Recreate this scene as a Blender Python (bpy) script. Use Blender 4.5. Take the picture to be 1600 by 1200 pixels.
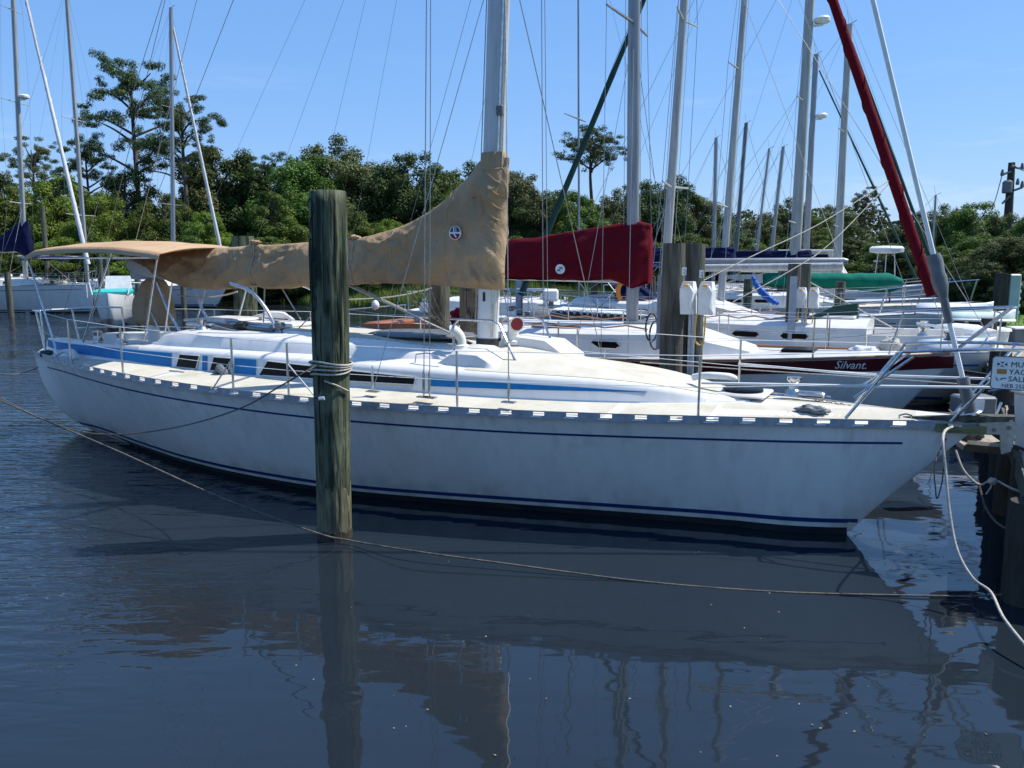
import bpy, math, random
from mathutils import Vector, Matrix, noise as mn
random.seed(7)
scene = bpy.context.scene
for o in list(bpy.data.objects): bpy.data.objects.remove(o)
C = bpy.data.collections.new('scene_objects'); scene.collection.children.link(C)
R = math.radians
# ---------------------------------------------------------------- camera
F, CH, YH = 1280.0, 2.6, 408.0           # focal length in px of a 1600 px wide frame, eye height, horizon row
TH = math.atan((600 - YH) / F); CT, ST = math.cos(TH), math.sin(TH)
cd = bpy.data.cameras.new('camera'); cam = bpy.data.objects.new('camera', cd); C.objects.link(cam)
cam.location = (0, 0, CH); cam.rotation_euler = (math.pi/2 - TH, 0, 0)
cd.sensor_width = 36; cd.sensor_fit = 'HORIZONTAL'; cd.lens = 36 * F / 1600
cd.clip_start = .1; cd.clip_end = 3000
scene.camera = cam
# ---------------------------------------------------------------- sky, sun, exposure
SUN_EL, SUN_AZ = R(56), math.atan2(0.17, 0.985)   # the sun stands to the right, a little beyond the boats
w = bpy.data.worlds.new('World'); scene.world = w; w.use_nodes = True
nt = w.node_tree; nt.nodes.clear()
out = nt.nodes.new('ShaderNodeOutputWorld'); bg = nt.nodes.new('ShaderNodeBackground')
sky = nt.nodes.new('ShaderNodeTexSky'); sky.sky_type = 'NISHITA'; sky.sun_disc = False
sky.sun_elevation = SUN_EL; sky.sun_rotation = math.pi/2 - SUN_AZ
sky.air_density = 1.15; sky.dust_density = .1; sky.ozone_density = 1.0; sky.altitude = 0
tc = nt.nodes.new('ShaderNodeTexCoord'); mp = nt.nodes.new('ShaderNodeMapping'); mp.inputs['Scale'].default_value = (2.2, 2.2, 16)
nz = nt.nodes.new('ShaderNodeTexNoise'); nz.inputs['Scale'].default_value = 1.6; nz.inputs['Detail'].default_value = 7; nz.inputs['Roughness'].default_value = .62
rm = nt.nodes.new('ShaderNodeMapRange'); rm.inputs['From Min'].default_value = .56; rm.inputs['From Max'].default_value = .82; rm.inputs['To Max'].default_value = .28
sx = nt.nodes.new('ShaderNodeSeparateXYZ'); r2 = nt.nodes.new('ShaderNodeMapRange')
r2.inputs['From Min'].default_value = .24; r2.inputs['From Max'].default_value = .10
mu = nt.nodes.new('ShaderNodeMath'); mu.operation = 'MULTIPLY'
mx = nt.nodes.new('ShaderNodeMix'); mx.data_type = 'RGBA'; mx.inputs['B'].default_value = (6.0, 6.3, 6.8, 1)
L = nt.links.new
L(tc.outputs['Generated'], mp.inputs['Vector']); L(mp.outputs[0], nz.inputs['Vector']); L(nz.outputs['Fac'], rm.inputs['Value'])
L(tc.outputs['Generated'], sx.inputs[0]); L(sx.outputs['Z'], r2.inputs['Value']); L(rm.outputs[0], mu.inputs[0]); L(r2.outputs[0], mu.inputs[1])
L(mu.outputs[0], mx.inputs['Factor'])
gm = nt.nodes.new('ShaderNodeHueSaturation'); gm.inputs['Saturation'].default_value = 1.0
tn = nt.nodes.new('ShaderNodeMix'); tn.data_type = 'RGBA'; tn.blend_type = 'MULTIPLY'; tn.inputs['Factor'].default_value = 1; tn.inputs['B'].default_value = (.90, .93, 1.05, 1)   # clear summer blue
fl = nt.nodes.new('ShaderNodeMix'); fl.data_type = 'RGBA'; fl.inputs['Factor'].default_value = .68; fl.inputs['B'].default_value = (.60, 1.80, 4.15, 1)   # evens the sky to the clear mid blue of the day
L(sky.outputs[0], tn.inputs['A']); L(tn.outputs['Result'], fl.inputs['A']); L(fl.outputs['Result'], gm.inputs['Color']); L(gm.outputs[0], mx.inputs['A']); L(mx.outputs['Result'], bg.inputs['Color']); bg.inputs['Strength'].default_value = .115
L(bg.outputs[0], out.inputs['Surface'])
sd = bpy.data.lights.new('sun', 'SUN'); sd.energy = 3.7; sd.angle = R(.53); sd.color = (1, .955, .88)
so = bpy.data.objects.new('sun', sd); C.objects.link(so)
sv = Vector((math.cos(SUN_EL)*math.cos(SUN_AZ), math.cos(SUN_EL)*math.sin(SUN_AZ), math.sin(SUN_EL)))
so.rotation_euler = sv.to_track_quat('Z', 'Y').to_euler(); so.location = (30, 10, 40)
scene.view_settings.view_transform = 'Standard'; scene.view_settings.look = 'None'
scene.view_settings.exposure = 0.8; scene.view_settings.gamma = 1; scene.view_settings.use_curve_mapping = False
scene.cycles.max_bounces = 8; scene.cycles.transparent_max_bounces = 8
scene.cycles.caustics_reflective = False; scene.cycles.caustics_refractive = False

# ---------------------------------------------------------------- measuring helpers
def ray(u, v):
    a = (u-800)/F; b = (v-600)/F
    return Vector((a, CT - b*ST, -ST - b*CT))
def G(u, v, z=0.0):
    r = ray(u, v); return Vector((0, 0, CH)) + r*((z-CH)/r.z)
def P(u, v, Y):
    r = ray(u, v); return Vector((0, 0, CH)) + r*(Y/r.y)
def lerp(x, pts):
    if x <= pts[0][0]: return pts[0][1]
    for (a, b), (c, d) in zip(pts, pts[1:]):
        if x <= c: return b + (d-b)*(x-a)/(c-a)
    return pts[-1][1]
def smooth(x, pts):   # Catmull-like smooth interpolation
    if x <= pts[0][0]: return pts[0][1]
    n = len(pts)
    for i in range(n-1):
        if x <= pts[i+1][0]:
            x0, y0 = pts[i]; x1, y1 = pts[i+1]; h = x1-x0; t = (x-x0)/h
            m0 = (y1-pts[i-1][1])/(x1-pts[i-1][0]) if i else (y1-y0)/h
            m1 = (pts[i+2][1]-y0)/(pts[i+2][0]-x0) if i+2 < n else (y1-y0)/h
            return (2*t**3-3*t*t+1)*y0+(t**3-2*t*t+t)*h*m0+(-2*t**3+3*t*t)*y1+(t**3-t*t)*h*m1
    return pts[-1][1]
# ---------------------------------------------------------------- materials
MATS = {}
def mat(name, col, rough=.5, metal=0, col2=None, scale=4.0, stretch=(1,1,1), lo=.4, hi=.65, bump=0, bscale=None, trans=0, spec=.5, detail=6, coat=0, rnd=0, col3=None, scale3=1.0, lo3=.5, hi3=.7, bstretch=None):
    m = bpy.data.materials.new(name); m.use_nodes = True; n = m.node_tree.nodes; l = m.node_tree.links.new
    b = n['Principled BSDF']; o = n['Material Output']
    b.inputs['Roughness'].default_value = rough; b.inputs['Metallic'].default_value = metal
    b.inputs['Specular IOR Level'].default_value = spec; b.inputs['Coat Weight'].default_value = coat
    tc = n.new('ShaderNodeTexCoord'); mp = n.new('ShaderNodeMapping'); mp.inputs['Scale'].default_value = stretch
    l(tc.outputs['Object'], mp.inputs[0])
    c2 = col2 if col2 else tuple(c*.86 for c in col)
    nz = n.new('ShaderNodeTexNoise'); nz.inputs['Scale'].default_value = scale; nz.inputs['Detail'].default_value = detail; nz.inputs['Roughness'].default_value = .6
    l(mp.outputs[0], nz.inputs['Vector'])
    mr = n.new('ShaderNodeMapRange'); mr.inputs['From Min'].default_value = lo; mr.inputs['From Max'].default_value = hi
    l(nz.outputs['Fac'], mr.inputs['Value'])
    mix = n.new('ShaderNodeMix'); mix.data_type = 'RGBA'
    mix.inputs['A'].default_value = (*col, 1); mix.inputs['B'].default_value = (*c2, 1); l(mr.outputs[0], mix.inputs['Factor'])
    last = mix.outputs['Result']
    if col3:
        n3 = n.new('ShaderNodeTexNoise'); n3.inputs['Scale'].default_value = scale3; n3.inputs['Detail'].default_value = 4
        l(tc.outputs['Object'], n3.inputs['Vector'])
        m3 = n.new('ShaderNodeMapRange'); m3.inputs['From Min'].default_value = lo3; m3.inputs['From Max'].default_value = hi3; l(n3.outputs['Fac'], m3.inputs['Value'])
        x3 = n.new('ShaderNodeMix'); x3.data_type = 'RGBA'; l(last, x3.inputs['A']); x3.inputs['B'].default_value = (*col3, 1); l(m3.outputs[0], x3.inputs['Factor'])
        last = x3.outputs['Result']
    if rnd:
        oi = n.new('ShaderNodeObjectInfo'); hs = n.new('ShaderNodeHueSaturation')
        a = n.new('ShaderNodeMapRange'); a.inputs['To Min'].default_value = 1-rnd; a.inputs['To Max'].default_value = 1+rnd; l(oi.outputs['Random'], a.inputs['Value']); l(a.outputs[0], hs.inputs['Value'])
        a2 = n.new('ShaderNodeMath'); a2.operation = 'MULTIPLY_ADD'; l(oi.outputs['Random'], a2.inputs[0]); a2.inputs[1].default_value = .04; a2.inputs[2].default_value = .48; l(a2.outputs[0], hs.inputs['Hue'])
        l(last, hs.inputs['Color']); last = hs.outputs[0]
    l(last, b.inputs['Base Color'])
    if bump:
        bm = n.new('ShaderNodeBump'); bm.inputs['Distance'].default_value = bump; bm.inputs['Strength'].default_value = 1
        src = nz
        if bscale:
            src = n.new('ShaderNodeTexNoise'); src.inputs['Scale'].default_value = bscale; src.inputs['Distortion'].default_value = 1.4 if 'canvas' in name else 0; src.inputs['Detail'].default_value = 5
            if bstretch:
                m4 = n.new('ShaderNodeMapping'); m4.inputs['Scale'].default_value = bstretch; l(tc.outputs['Object'], m4.inputs[0]); l(m4.outputs[0], src.inputs['Vector'])
            else: l(mp.outputs[0], src.inputs['Vector'])
        l(src.outputs['Fac'], bm.inputs['Height']); l(bm.outputs[0], b.inputs['Normal'])
    if trans:
        t = n.new('ShaderNodeBsdfTranslucent'); l(last, t.inputs['Color']); ms = n.new('ShaderNodeMixShader'); ms.inputs[0].default_value = trans
        l(b.outputs[0], ms.inputs[1]); l(t.outputs[0], ms.inputs[2]); l(ms.outputs[0], o.inputs['Surface'])
    MATS[name] = m; return m
gel = mat('gelcoat_white', (.70,.69,.665), .35, col2=(.60,.585,.55), scale=1.5, stretch=(3,3,.35), lo=.45, hi=.75, coat=.15)
hullm = mat('hull_topsides', (.84,.815,.78), .38, col2=(.74,.715,.675), scale=2.2, stretch=(3.4,3.4,.22), lo=.42, hi=.8, col3=(.70,.68,.635), scale3=1.1, lo3=.5, hi3=.8, bump=.0012, bscale=60)
def stain_hull(m):
    n = m.node_tree.nodes; l = m.node_tree.links.new; b = n['Principled BSDF']; src = b.inputs['Base Color'].links[0].from_socket
    tc = n.new('ShaderNodeTexCoord'); sp_ = n.new('ShaderNodeSeparateXYZ'); l(tc.outputs['Object'], sp_.inputs[0])
    def noise_(sc, st, lo_, hi_2):
        mp2 = n.new('ShaderNodeMapping'); mp2.inputs['Scale'].default_value = st; l(tc.outputs['Object'], mp2.inputs[0]); q = n.new('ShaderNodeTexNoise'); q.inputs['Scale'].default_value = sc; q.inputs['Detail'].default_value = 5; l(mp2.outputs[0], q.inputs['Vector'])
        r = n.new('ShaderNodeMapRange'); r.inputs['From Min'].default_value = lo_; r.inputs['From Max'].default_value = hi_2; l(q.outputs['Fac'], r.inputs['Value']); return r.outputs[0]
    def band(a, b_):
        r = n.new('ShaderNodeMapRange'); r.interpolation_type = 'SMOOTHSTEP'; r.inputs['From Min'].default_value = a; r.inputs['From Max'].default_value = b_; l(sp_.outputs['Z'], r.inputs['Value']); return r.outputs[0]
    def mul(a, b_, k=1.0):
        q = n.new('ShaderNodeMath'); q.operation = 'MULTIPLY'; l(a, q.inputs[0]); l(b_, q.inputs[1]); q2 = n.new('ShaderNodeMath'); q2.operation = 'MULTIPLY'; l(q.outputs[0], q2.inputs[0]); q2.inputs[1].default_value = k; return q2.outputs[0]
    def over(src, fac, col):
        x = n.new('ShaderNodeMix'); x.data_type = 'RGBA'; l(fac, x.inputs['Factor']); l(src, x.inputs['A']); x.inputs['B'].default_value = (*col, 1); return x.outputs['Result']
    src = over(src, mul(noise_(1.0, (9,9,.35), .50, .72), band(.5, 1.12), .55), (.50,.49,.45))      # rain streaks below the rail
    src = over(src, mul(noise_(1.0, (4,4,1.2), .45, .7), band(.42, .18), .6), (.42,.42,.34))        # scum above the waterline
    src = over(src, mul(noise_(55, (1,1,1), .70, .76), noise_(2, (1,1,1), .3, .5), .55), (.30,.30,.29))  # scuffs and specks
    l(src, b.inputs['Base Color'])
stain_hull(hullm)
fgel = mat('gelcoat_far', (.74,.73,.70), .35, col2=(.60,.61,.60), scale=2.0, stretch=(3,3,.4), lo=.45, hi=.8, rnd=.06)
cream = mat('nonskid_cream', (.54,.51,.43), .85, col2=(.43,.39,.29), scale=3.2, lo=.42, hi=.72, bump=.003, bscale=160, col3=(.56,.535,.455), scale3=1.3, spec=.2)
bluep = mat('blue_paint', (.006,.175,.44), .5, col2=(.006,.145,.37), scale=5, spec=.25)
navyp = mat('navy_stripe_paint', (.012,.045,.17), .4, col2=(.012,.04,.15), scale=5, spec=.3)
antif = mat('antifouling', (.010,.016,.028), .7, col2=(.03,.04,.035), scale=3, stretch=(1,1,4))
glass = mat('dark_window', (.004,.004,.005), .25, col2=(.006,.006,.006), spec=.12)
steel = mat('stainless', (.58,.58,.58), .25, 1, col2=(.4,.4,.4), scale=20)
alum = mat('aluminium_rail', (.34,.37,.42), .45, .35, col2=(.24,.26,.3), scale=14)
mastp = mat('mast_paint', (.52,.53,.53), .4, .1, col2=(.36,.37,.37), scale=3, stretch=(5,5,.5), lo=.45, hi=.8)
mastg = mat('mast_grey', (.34,.34,.35), .4, .5, col2=(.24,.24,.25), scale=3, stretch=(5,5,.4), rnd=.15)
mastw = mat('mast_white', (.42,.42,.40), .4, .0, col2=(.29,.29,.28), scale=3, stretch=(5,5,.4), rnd=.1)
wire = mat('wire_steel', (.30,.30,.31), .4, .7, col2=(.2,.2,.2), scale=30)
canv = mat('tan_canvas', (.45,.305,.175), .9, spec=.1, col2=(.36,.24,.135), scale=1.6, lo=.4, hi=.7, bump=.040, bscale=4.2, bstretch=(1.3,1,.9), trans=.16, col3=(.50,.36,.225), scale3=.9)
canvp = mat('bimini_canvas', (.60,.41,.25), .9, spec=.1, col2=(.52,.35,.21), scale=2, bump=.006, bscale=12, trans=.2)
burg = mat('burgundy_canvas', (.13,.005,.012), .85, spec=.1, col2=(.13,.008,.018), scale=2, bump=.008, bscale=8, trans=.1)
burp = mat('burgundy_paint', (.085,.008,.012), .3, col2=(.06,.006,.01), scale=3)
navc = mat('navy_canvas', (.008,.012,.05), .85, spec=.1, col2=(.008,.012,.04), scale=4, bump=.006, bscale=10)
blc = mat('bright_blue_canvas', (.02,.13,.50), .8, col2=(.02,.11,.4), scale=4, bump=.006, bscale=10)
grc = mat('green_canvas', (.006,.15,.10), .85, spec=.1, col2=(.005,.11,.08), scale=3, bump=.01, bscale=7)
dgc = mat('dark_green_canvas', (.004,.045,.035), .85, col2=(.004,.03,.025), scale=3, bump=.008, bscale=9)
wcv = mat('white_sailcloth', (.78,.79,.78), .7, col2=(.68,.69,.7), scale=3, trans=.2)
teak = mat('teak', (.32,.16,.08), .55, col2=(.22,.11,.06), scale=6, stretch=(1,6,6))
varn = mat('varnished_wood', (.36,.12,.04), .3, col2=(.25,.08,.03), scale=6, stretch=(1,5,5))
rubber = mat('black_rubber', (.012,.012,.012), .6, col2=(.03,.03,.03), scale=8)
greyp = mat('grey_plastic', (.14,.155,.165), .5, col2=(.10,.11,.12), scale=6)
redm = mat('red_inside', (.20,.008,.010), .5, col2=(.15,.006,.008))
whitep = mat('white_plastic', (.76,.77,.76), .45, col2=(.64,.65,.64), scale=5)
creamp = mat('old_cream_plastic', (.70,.68,.60), .5, col2=(.6,.57,.48), scale=5)
rope = mat('pale_rope', (.50,.47,.40), .9, col2=(.32,.29,.24), scale=40, bump=.002, bscale=120)
rope2 = mat('weathered_rope', (.14,.12,.095), .9, col2=(.05,.045,.04), scale=25, bump=.002, bscale=120)
rope3 = mat('blue_rope', (.03,.12,.35), .9, col2=(.3,.32,.36), scale=30)
yell = mat('yellow_plug', (.75,.45,.10), .6, col2=(.6,.35,.08))
teal = mat('teal_cushion', (.02,.48,.42), .7, col2=(.02,.38,.34))
chain = mat('rusty_chain', (.22,.13,.09), .8, col2=(.35,.28,.22), scale=30)
pilm = mat('treated_pile', (.115,.130,.080), .88, col2=(.026,.034,.022), scale=7, stretch=(2.6,2.6,.22), lo=.42, hi=.58, bump=.035, bscale=9, bstretch=(3.5,3.5,.35), col3=(.16,.175,.115), scale3=2.6, lo3=.52, hi3=.72, spec=.2)
pilw = mat('weathered_pile', (.115,.11,.085), .9, col2=(.04,.04,.03), scale=7, stretch=(2.5,2.5,.3), lo=.38, hi=.65, bump=.02, bscale=9, bstretch=(3,3,.4), rnd=.12)
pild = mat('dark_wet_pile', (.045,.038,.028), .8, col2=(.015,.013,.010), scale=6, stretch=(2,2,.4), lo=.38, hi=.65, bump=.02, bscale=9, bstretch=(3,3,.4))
pilb = mat('pile_base_bare', (.165,.155,.085), .85, col2=(.05,.052,.034), scale=8, stretch=(2.2,2.2,.35), lo=.4, hi=.62, bump=.02, bscale=8, bstretch=(3,3,.4))
plank = mat('dock_plank', (.36,.32,.26), .9, col2=(.22,.19,.15), scale=4, stretch=(3,3,3), lo=.4, hi=.7, rnd=.14, bump=.003, bscale=30)
bark = mat('pine_bark', (.10,.075,.06), .95, col2=(.05,.04,.035), scale=6, stretch=(1,1,.4))
leafA = mat('leaves_mid', (.120,.185,.028), .6, col2=(.055,.095,.016), scale=.9, lo=.35, hi=.65, trans=.28, rnd=.25, spec=.25)
leafB = mat('leaves_dark', (.078,.112,.030), .6, col2=(.040,.062,.018), scale=.9, lo=.35, hi=.65, trans=.2, rnd=.2, spec=.2)
leafC = mat('leaves_olive', (.130,.158,.048), .6, col2=(.07,.09,.028), scale=.9, lo=.35, hi=.65, trans=.25, rnd=.2, spec=.25)
leafD = mat('leaves_bright', (.18,.275,.032), .6, col2=(.10,.165,.02), scale=1.2, lo=.35, hi=.65, trans=.35, rnd=.15, spec=.25)
grassm = mat('marsh_grass', (.20,.27,.05), .8, col2=(.08,.12,.025), scale=1.5, trans=.3)
groundm = mat('earth', (.06,.055,.03), .95, col2=(.04,.045,.02), scale=1.5)
lawnm = mat('lawn_grass', (.13,.24,.03), .9, col2=(.08,.17,.02), scale=8, bump=.02, bscale=25)
signw = mat('sign_white', (.80,.82,.82), .4, col2=(.74,.76,.76))
signk = mat('sign_ink', (.02,.03,.04), .5, col2=(.02,.03,.04))
signo = mat('sign_orange', (.45,.22,.05), .5, col2=(.38,.18,.04))
inkb = mat('emblem_blue', (.015,.04,.12), .6, col2=(.015,.04,.10))
inkr = mat('emblem_red', (.22,.01,.03), .6, col2=(.2,.01,.03))

# ---------------------------------------------------------------- mesh helpers
class MB:
    def __init__(s): s.v = []; s.f = []; s.mi = []
    def add(s, vs, fs, mi=0):
        b = len(s.v); s.v += [Vector(v) for v in vs]; s.f += [tuple(i+b for i in f) for f in fs]; s.mi += [mi]*len(fs); return s
    def box(s, c, size, rz=0, M=None, mi=0, bev=0):
        x, y, z = [q/2 for q in size]; c = Vector(c)
        if bev:
            b = min(bev, x*.9, y*.9, z*.9); vs = []
            prof = [(-z, b), (-z+b, 0), (z-b, 0), (z, b)]
            for zz, ins in prof:
                X, Y = x-ins, y-ins; bb = b if ins == 0 else b*.4
                vs += [(X-bb,-Y,zz),(X,-Y+bb,zz),(X,Y-bb,zz),(X-bb,Y,zz),(-X+bb,Y,zz),(-X,Y-bb,zz),(-X,-Y+bb,zz),(-X+bb,-Y,zz)]
            fs = [tuple(range(7,-1,-1)), tuple(range(24,32))]
            for k in range(3):
                for i in range(8):
                    j = (i+1) % 8; fs.append((k*8+i, k*8+j, k*8+8+j, k*8+8+i))
        else:
            vs = [(-x,-y,-z),(x,-y,-z),(x,y,-z),(-x,y,-z),(-x,-y,z),(x,-y,z),(x,y,z),(-x,y,z)]
            fs = [(0,3,2,1),(4,5,6,7),(0,1,5,4),(1,2,6,5),(2,3,7,6),(3,0,4,7)]
        Mr = M if M is not None else Matrix.Rotation(rz, 3, 'Z')
        return s.add([Mr @ Vector(v) + c for v in vs], fs, mi)
    def tube(s, pts, r, n=8, caps=True, mi=0, flat=1.0, closed=False):
        pts = [Vector(p) for p in pts]; N = len(pts); rs = r if isinstance(r, (list, tuple)) else [r]*N
        t0 = (pts[1]-pts[0]).normalized(); up = Vector((0,0,1)) if abs(t0.z) < .9 else Vector((1,0,0))
        nn = (up - t0*up.dot(t0)).normalized(); vs = []
        for i, p in enumerate(pts):
            if closed: t = (pts[(i+1)%N]-pts[i-1]).normalized()
            else: t = ((pts[min(i+1,N-1)]-pts[max(i-1,0)])).normalized()
            nn = (nn - t*nn.dot(t)).normalized(); bn = t.cross(nn)
            for k in range(n):
                a = 2*math.pi*k/n; vs.append(p + nn*math.cos(a)*rs[i]*flat + bn*math.sin(a)*rs[i])
        fs = []
        for i in range(N if closed else N-1):
            j = (i+1) % N
            for k in range(n):
                q = (k+1) % n; fs.append((i*n+k, i*n+q, j*n+q, j*n+k))
        if caps and not closed: fs += [tuple(range(n-1,-1,-1)), tuple((N-1)*n+k for k in range(n))]
        return s.add(vs, fs, mi)
    def lathe(s, c, prof, n=16, M=None, mi=0):   # prof: (radius, height)
        c = Vector(c); vs = []
        for r, h in prof:
            for k in range(n):
                a = 2*math.pi*k/n; v = Vector((r*math.cos(a), r*math.sin(a), h)); vs.append((M @ v if M is not None else v) + c)
        m = len(prof); fs = [(i*n+k, i*n+(k+1)%n, (i+1)*n+(k+1)%n, (i+1)*n+k) for i in range(m-1) for k in range(n)]
        fs += [tuple(range(n-1,-1,-1)), tuple((m-1)*n+k for k in range(n))]
        return s.add(vs, fs, mi)
    def loft(s, rings, closed=True, caps=(True, True), mi=0, mif=None):
        n = len(rings[0]); m = len(rings); b = len(s.v)
        s.v += [Vector(p) for r in rings for p in r]
        for i in range(m-1):
            for k in range(n if closed else n-1):
                q = (k+1) % n; s.f.append((b+i*n+k, b+i*n+q, b+(i+1)*n+q, b+(i+1)*n+k)); s.mi.append(mif(i, k) if mif else mi)
        if caps[0]: s.f.append(tuple(b+k for k in range(n-1,-1,-1))); s.mi.append(mi)
        if caps[1]: s.f.append(tuple(b+(m-1)*n+k for k in range(n))); s.mi.append(mi)
        return s
    def build(s, name, m, parent=None, smooth_=False, local=True, label=None, **tags):
        vs = s.v; org = Vector((0,0,0))
        if parent is not None:
            if not local:
                inv = top(parent).matrix_basis.inverted(); vs = [inv @ v for v in vs]
        elif tags.get('base'):
            org = Vector(tags['base']); vs = [v-org for v in vs]
        me = bpy.data.meshes.new(name); me.from_pydata([tuple(v) for v in vs], [], s.f)
        ms = m if isinstance(m, (list, tuple)) else [m]
        for q in ms: me.materials.append(q)
        if len(ms) > 1: me.polygons.foreach_set('material_index', s.mi)
        if smooth_:
            me.polygons.foreach_set('use_smooth', [True]*len(me.polygons))
            if smooth_ != 'all':
                try: me.set_sharp_from_angle(angle=R(40))
                except Exception: pass
        me.update()
        o = bpy.data.objects.new(name, me); C.objects.link(o)
        if parent is not None: o.parent = parent
        else: o.location = org
        if label: o['label'] = label
        for k in ('category', 'group', 'kind'):
            if k in tags: o[k] = tags[k]
        return o
def top(o):
    while o.parent: o = o.parent
    return o
def thing(name, label, cat, loc=(0,0,0), rz=0, group=None):
    o = bpy.data.objects.new(name, None); o.empty_display_size = .3; C.objects.link(o)
    o.location = loc; o.rotation_euler = (0,0,rz); o['label'] = label; o['category'] = cat
    if group: o['group'] = group
    o.matrix_basis = Matrix.Translation(Vector(loc)) @ Matrix.Rotation(rz, 4, 'Z')
    return o
def T(pts, r, name, m, parent, n=6, **k):
    return MB().tube(pts, r, n).build(name, m, parent, True, **k)
def cat_curve(pts, sub=8):
    pts = [Vector(p) for p in pts]; o = []
    for i in range(len(pts)-1):
        p0 = pts[max(i-1,0)]; p1 = pts[i]; p2 = pts[i+1]; p3 = pts[min(i+2, len(pts)-1)]
        for k in range(sub):
            t = k/sub; o.append(.5*((2*p1)+(p2-p0)*t+(2*p0-5*p1+4*p2-p3)*t*t+(3*p1-p0-3*p2+p3)*t**3))
    return o+[pts[-1]]
def sag(a, b, s, n=14):
    a, b = Vector(a), Vector(b); return [a.lerp(b, i/n) - Vector((0,0,s*4*(i/n)*(1-i/n))) for i in range(n+1)]
def text(s, size, m, M, name, parent, ext=.002, shear=0):
    cu = bpy.data.curves.new('txt', 'FONT'); cu.body = s; cu.size = size; cu.extrude = ext; cu.shear = shear; cu.resolution_u = 2
    to = bpy.data.objects.new('txt', cu); C.objects.link(to)
    dg = bpy.context.evaluated_depsgraph_get(); me = bpy.data.meshes.new_from_object(to.evaluated_get(dg))
    bpy.data.objects.remove(to); me.transform(M); me.materials.clear(); me.materials.append(m); me.name = name
    o = bpy.data.objects.new(name, me); C.objects.link(o); o.parent = parent; return o

# ================================================================ THE SETTING
DL0 = Vector((4.62, 7.4, 0)); DD = Vector((.470, .8827, 0)).normalized(); DR = Vector((DD.y, -DD.x, 0))   # dock edge line: point, direction away, direction to the right
def dockc(p): q = Vector((p[0], p[1], 0)) - DL0; return q.dot(DD), q.dot(DR)
def ss(a): a = max(0, min(1, a)); return a*a*(3-2*a)
def shore_y(x): return 48.5 + .8*math.sin(x*.31) + 8*ss((x-5)/6) + 8*ss((-x-11)/6) - max(0, x-22)*.5
def bank_r(s): return 2.75-2.65*ss((s-11.3)/1.6)
def ground_h(x, y):
    s, r = dockc((x, y))
    a = (r-bank_r(s))/.5 if s > -12 else -1
    b = (y-shore_y(x))/3.0
    t = max(min(a, 1), min(b, 1)); 
    h = -1.6 + 2.45*max(0, min(1, t*.5+.5))
    if b > 1: h += min(1.2, (b-1)*.06)
    return h + .05*mn.noise(Vector((x*.3, y*.3, 0)))
mb = MB()
xs = [-900,-400,-200,-130] + [-100+i*2.5 for i in range(37)] + [-8+i*.5 for i in range(90)] + [37+i*2 for i in range(20)] + [80,110,200,400,900]
ys = [-300,-100,-30,-12] + [-6+i*.6 for i in range(70)] + [36+i*1.0 for i in range(50)] + [90,110,150,220,400,900,1500]
n = len(ys); vs = [(x, y, ground_h(x, y)) for x in xs for y in ys]
fs = [(i*n+j, (i+1)*n+j, (i+1)*n+j+1, i*n+j+1) for i in range(len(xs)-1) for j in range(n-1)]
mb.add(vs, fs); mb.mi = []
for f in fs:
    c = sum((Vector(vs[i]) for i in f), Vector())/4; sr_ = dockc(c); mb.mi.append(1 if sr_[1] > bank_r(sr_[0])-.05 and c.z > .3 and c.y < 60 else 0)
mb.build('ground', [groundm, lawnm], None, True, kind='structure', label='earth bank and green lawn around the basin')
# water: murky body colour with fresnel reflection, ruffled on the left and far away, calm in front
wm = bpy.data.materials.new('water'); wm.use_nodes = True; n_ = wm.node_tree.nodes; l_ = wm.node_tree.links.new
pb = n_['Principled BSDF']; pb.inputs['Roughness'].default_value = .025; pb.inputs['IOR'].default_value = 1.45
ge = n_.new('ShaderNodeNewGeometry'); sp = n_.new('ShaderNodeSeparateXYZ'); l_(ge.outputs['Position'], sp.inputs[0])
def wnoise(scale, stretch, detail=2, rot=0, rough=.5, dist=0):
    m = n_.new('ShaderNodeMapping'); m.inputs['Scale'].default_value = stretch; m.inputs['Rotation'].default_value = (0,0,rot); l_(ge.outputs['Position'], m.inputs[0])
    q = n_.new('ShaderNodeTexNoise'); q.inputs['Scale'].default_value = scale; q.inputs['Detail'].default_value = detail; q.inputs['Roughness'].default_value = rough; q.inputs['Distortion'].default_value = dist; l_(m.outputs[0], q.inputs[0]); return q.outputs['Fac']
def wmath(op, a, b=None, c=None):
    q = n_.new('ShaderNodeMath'); q.operation = op
    for i, x in enumerate((a, b, c)):
        if x is None: continue
        if isinstance(x, (int, float)): q.inputs[i].default_value = x
        else: l_(x, q.inputs[i])
    return q.outputs[0]
def wrange(v, a, b, c=0, d=1):
    q = n_.new('ShaderNodeMapRange'); q.interpolation_type = 'SMOOTHSTEP'
    for nm, x in (('From Min',a),('From Max',b),('To Min',c),('To Max',d)): q.inputs[nm].default_value = x
    l_(v, q.inputs['Value']); return q.outputs[0]
left = wrange(wmath('ADD', sp.outputs['X'], wmath('MULTIPLY', sp.outputs['Y'], -.12)), -2.0, -5.5)
far = wrange(sp.outputs['Y'], 11, 24)
ruff = wmath('MAXIMUM', left, far)
patch = wrange(wnoise(.25, (1,1.6,1), 2), .38, .62, .35, 1)
ruff = wmath('MULTIPLY', ruff, patch)
h1 = wmath('MULTIPLY', wnoise(1.3, (.8,1.9,1), 2, .25), .0075)
h2 = wmath('MULTIPLY', wnoise(5.5, (.55,1.6,1), 2, .2, .5, .3), wmath('MULTIPLY_ADD', ruff, .030, .0007))
h3 = wmath('MULTIPLY', wnoise(17, (.6,1.3,1), 2, .1), wmath('MULTIPLY', ruff, .0042))
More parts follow.
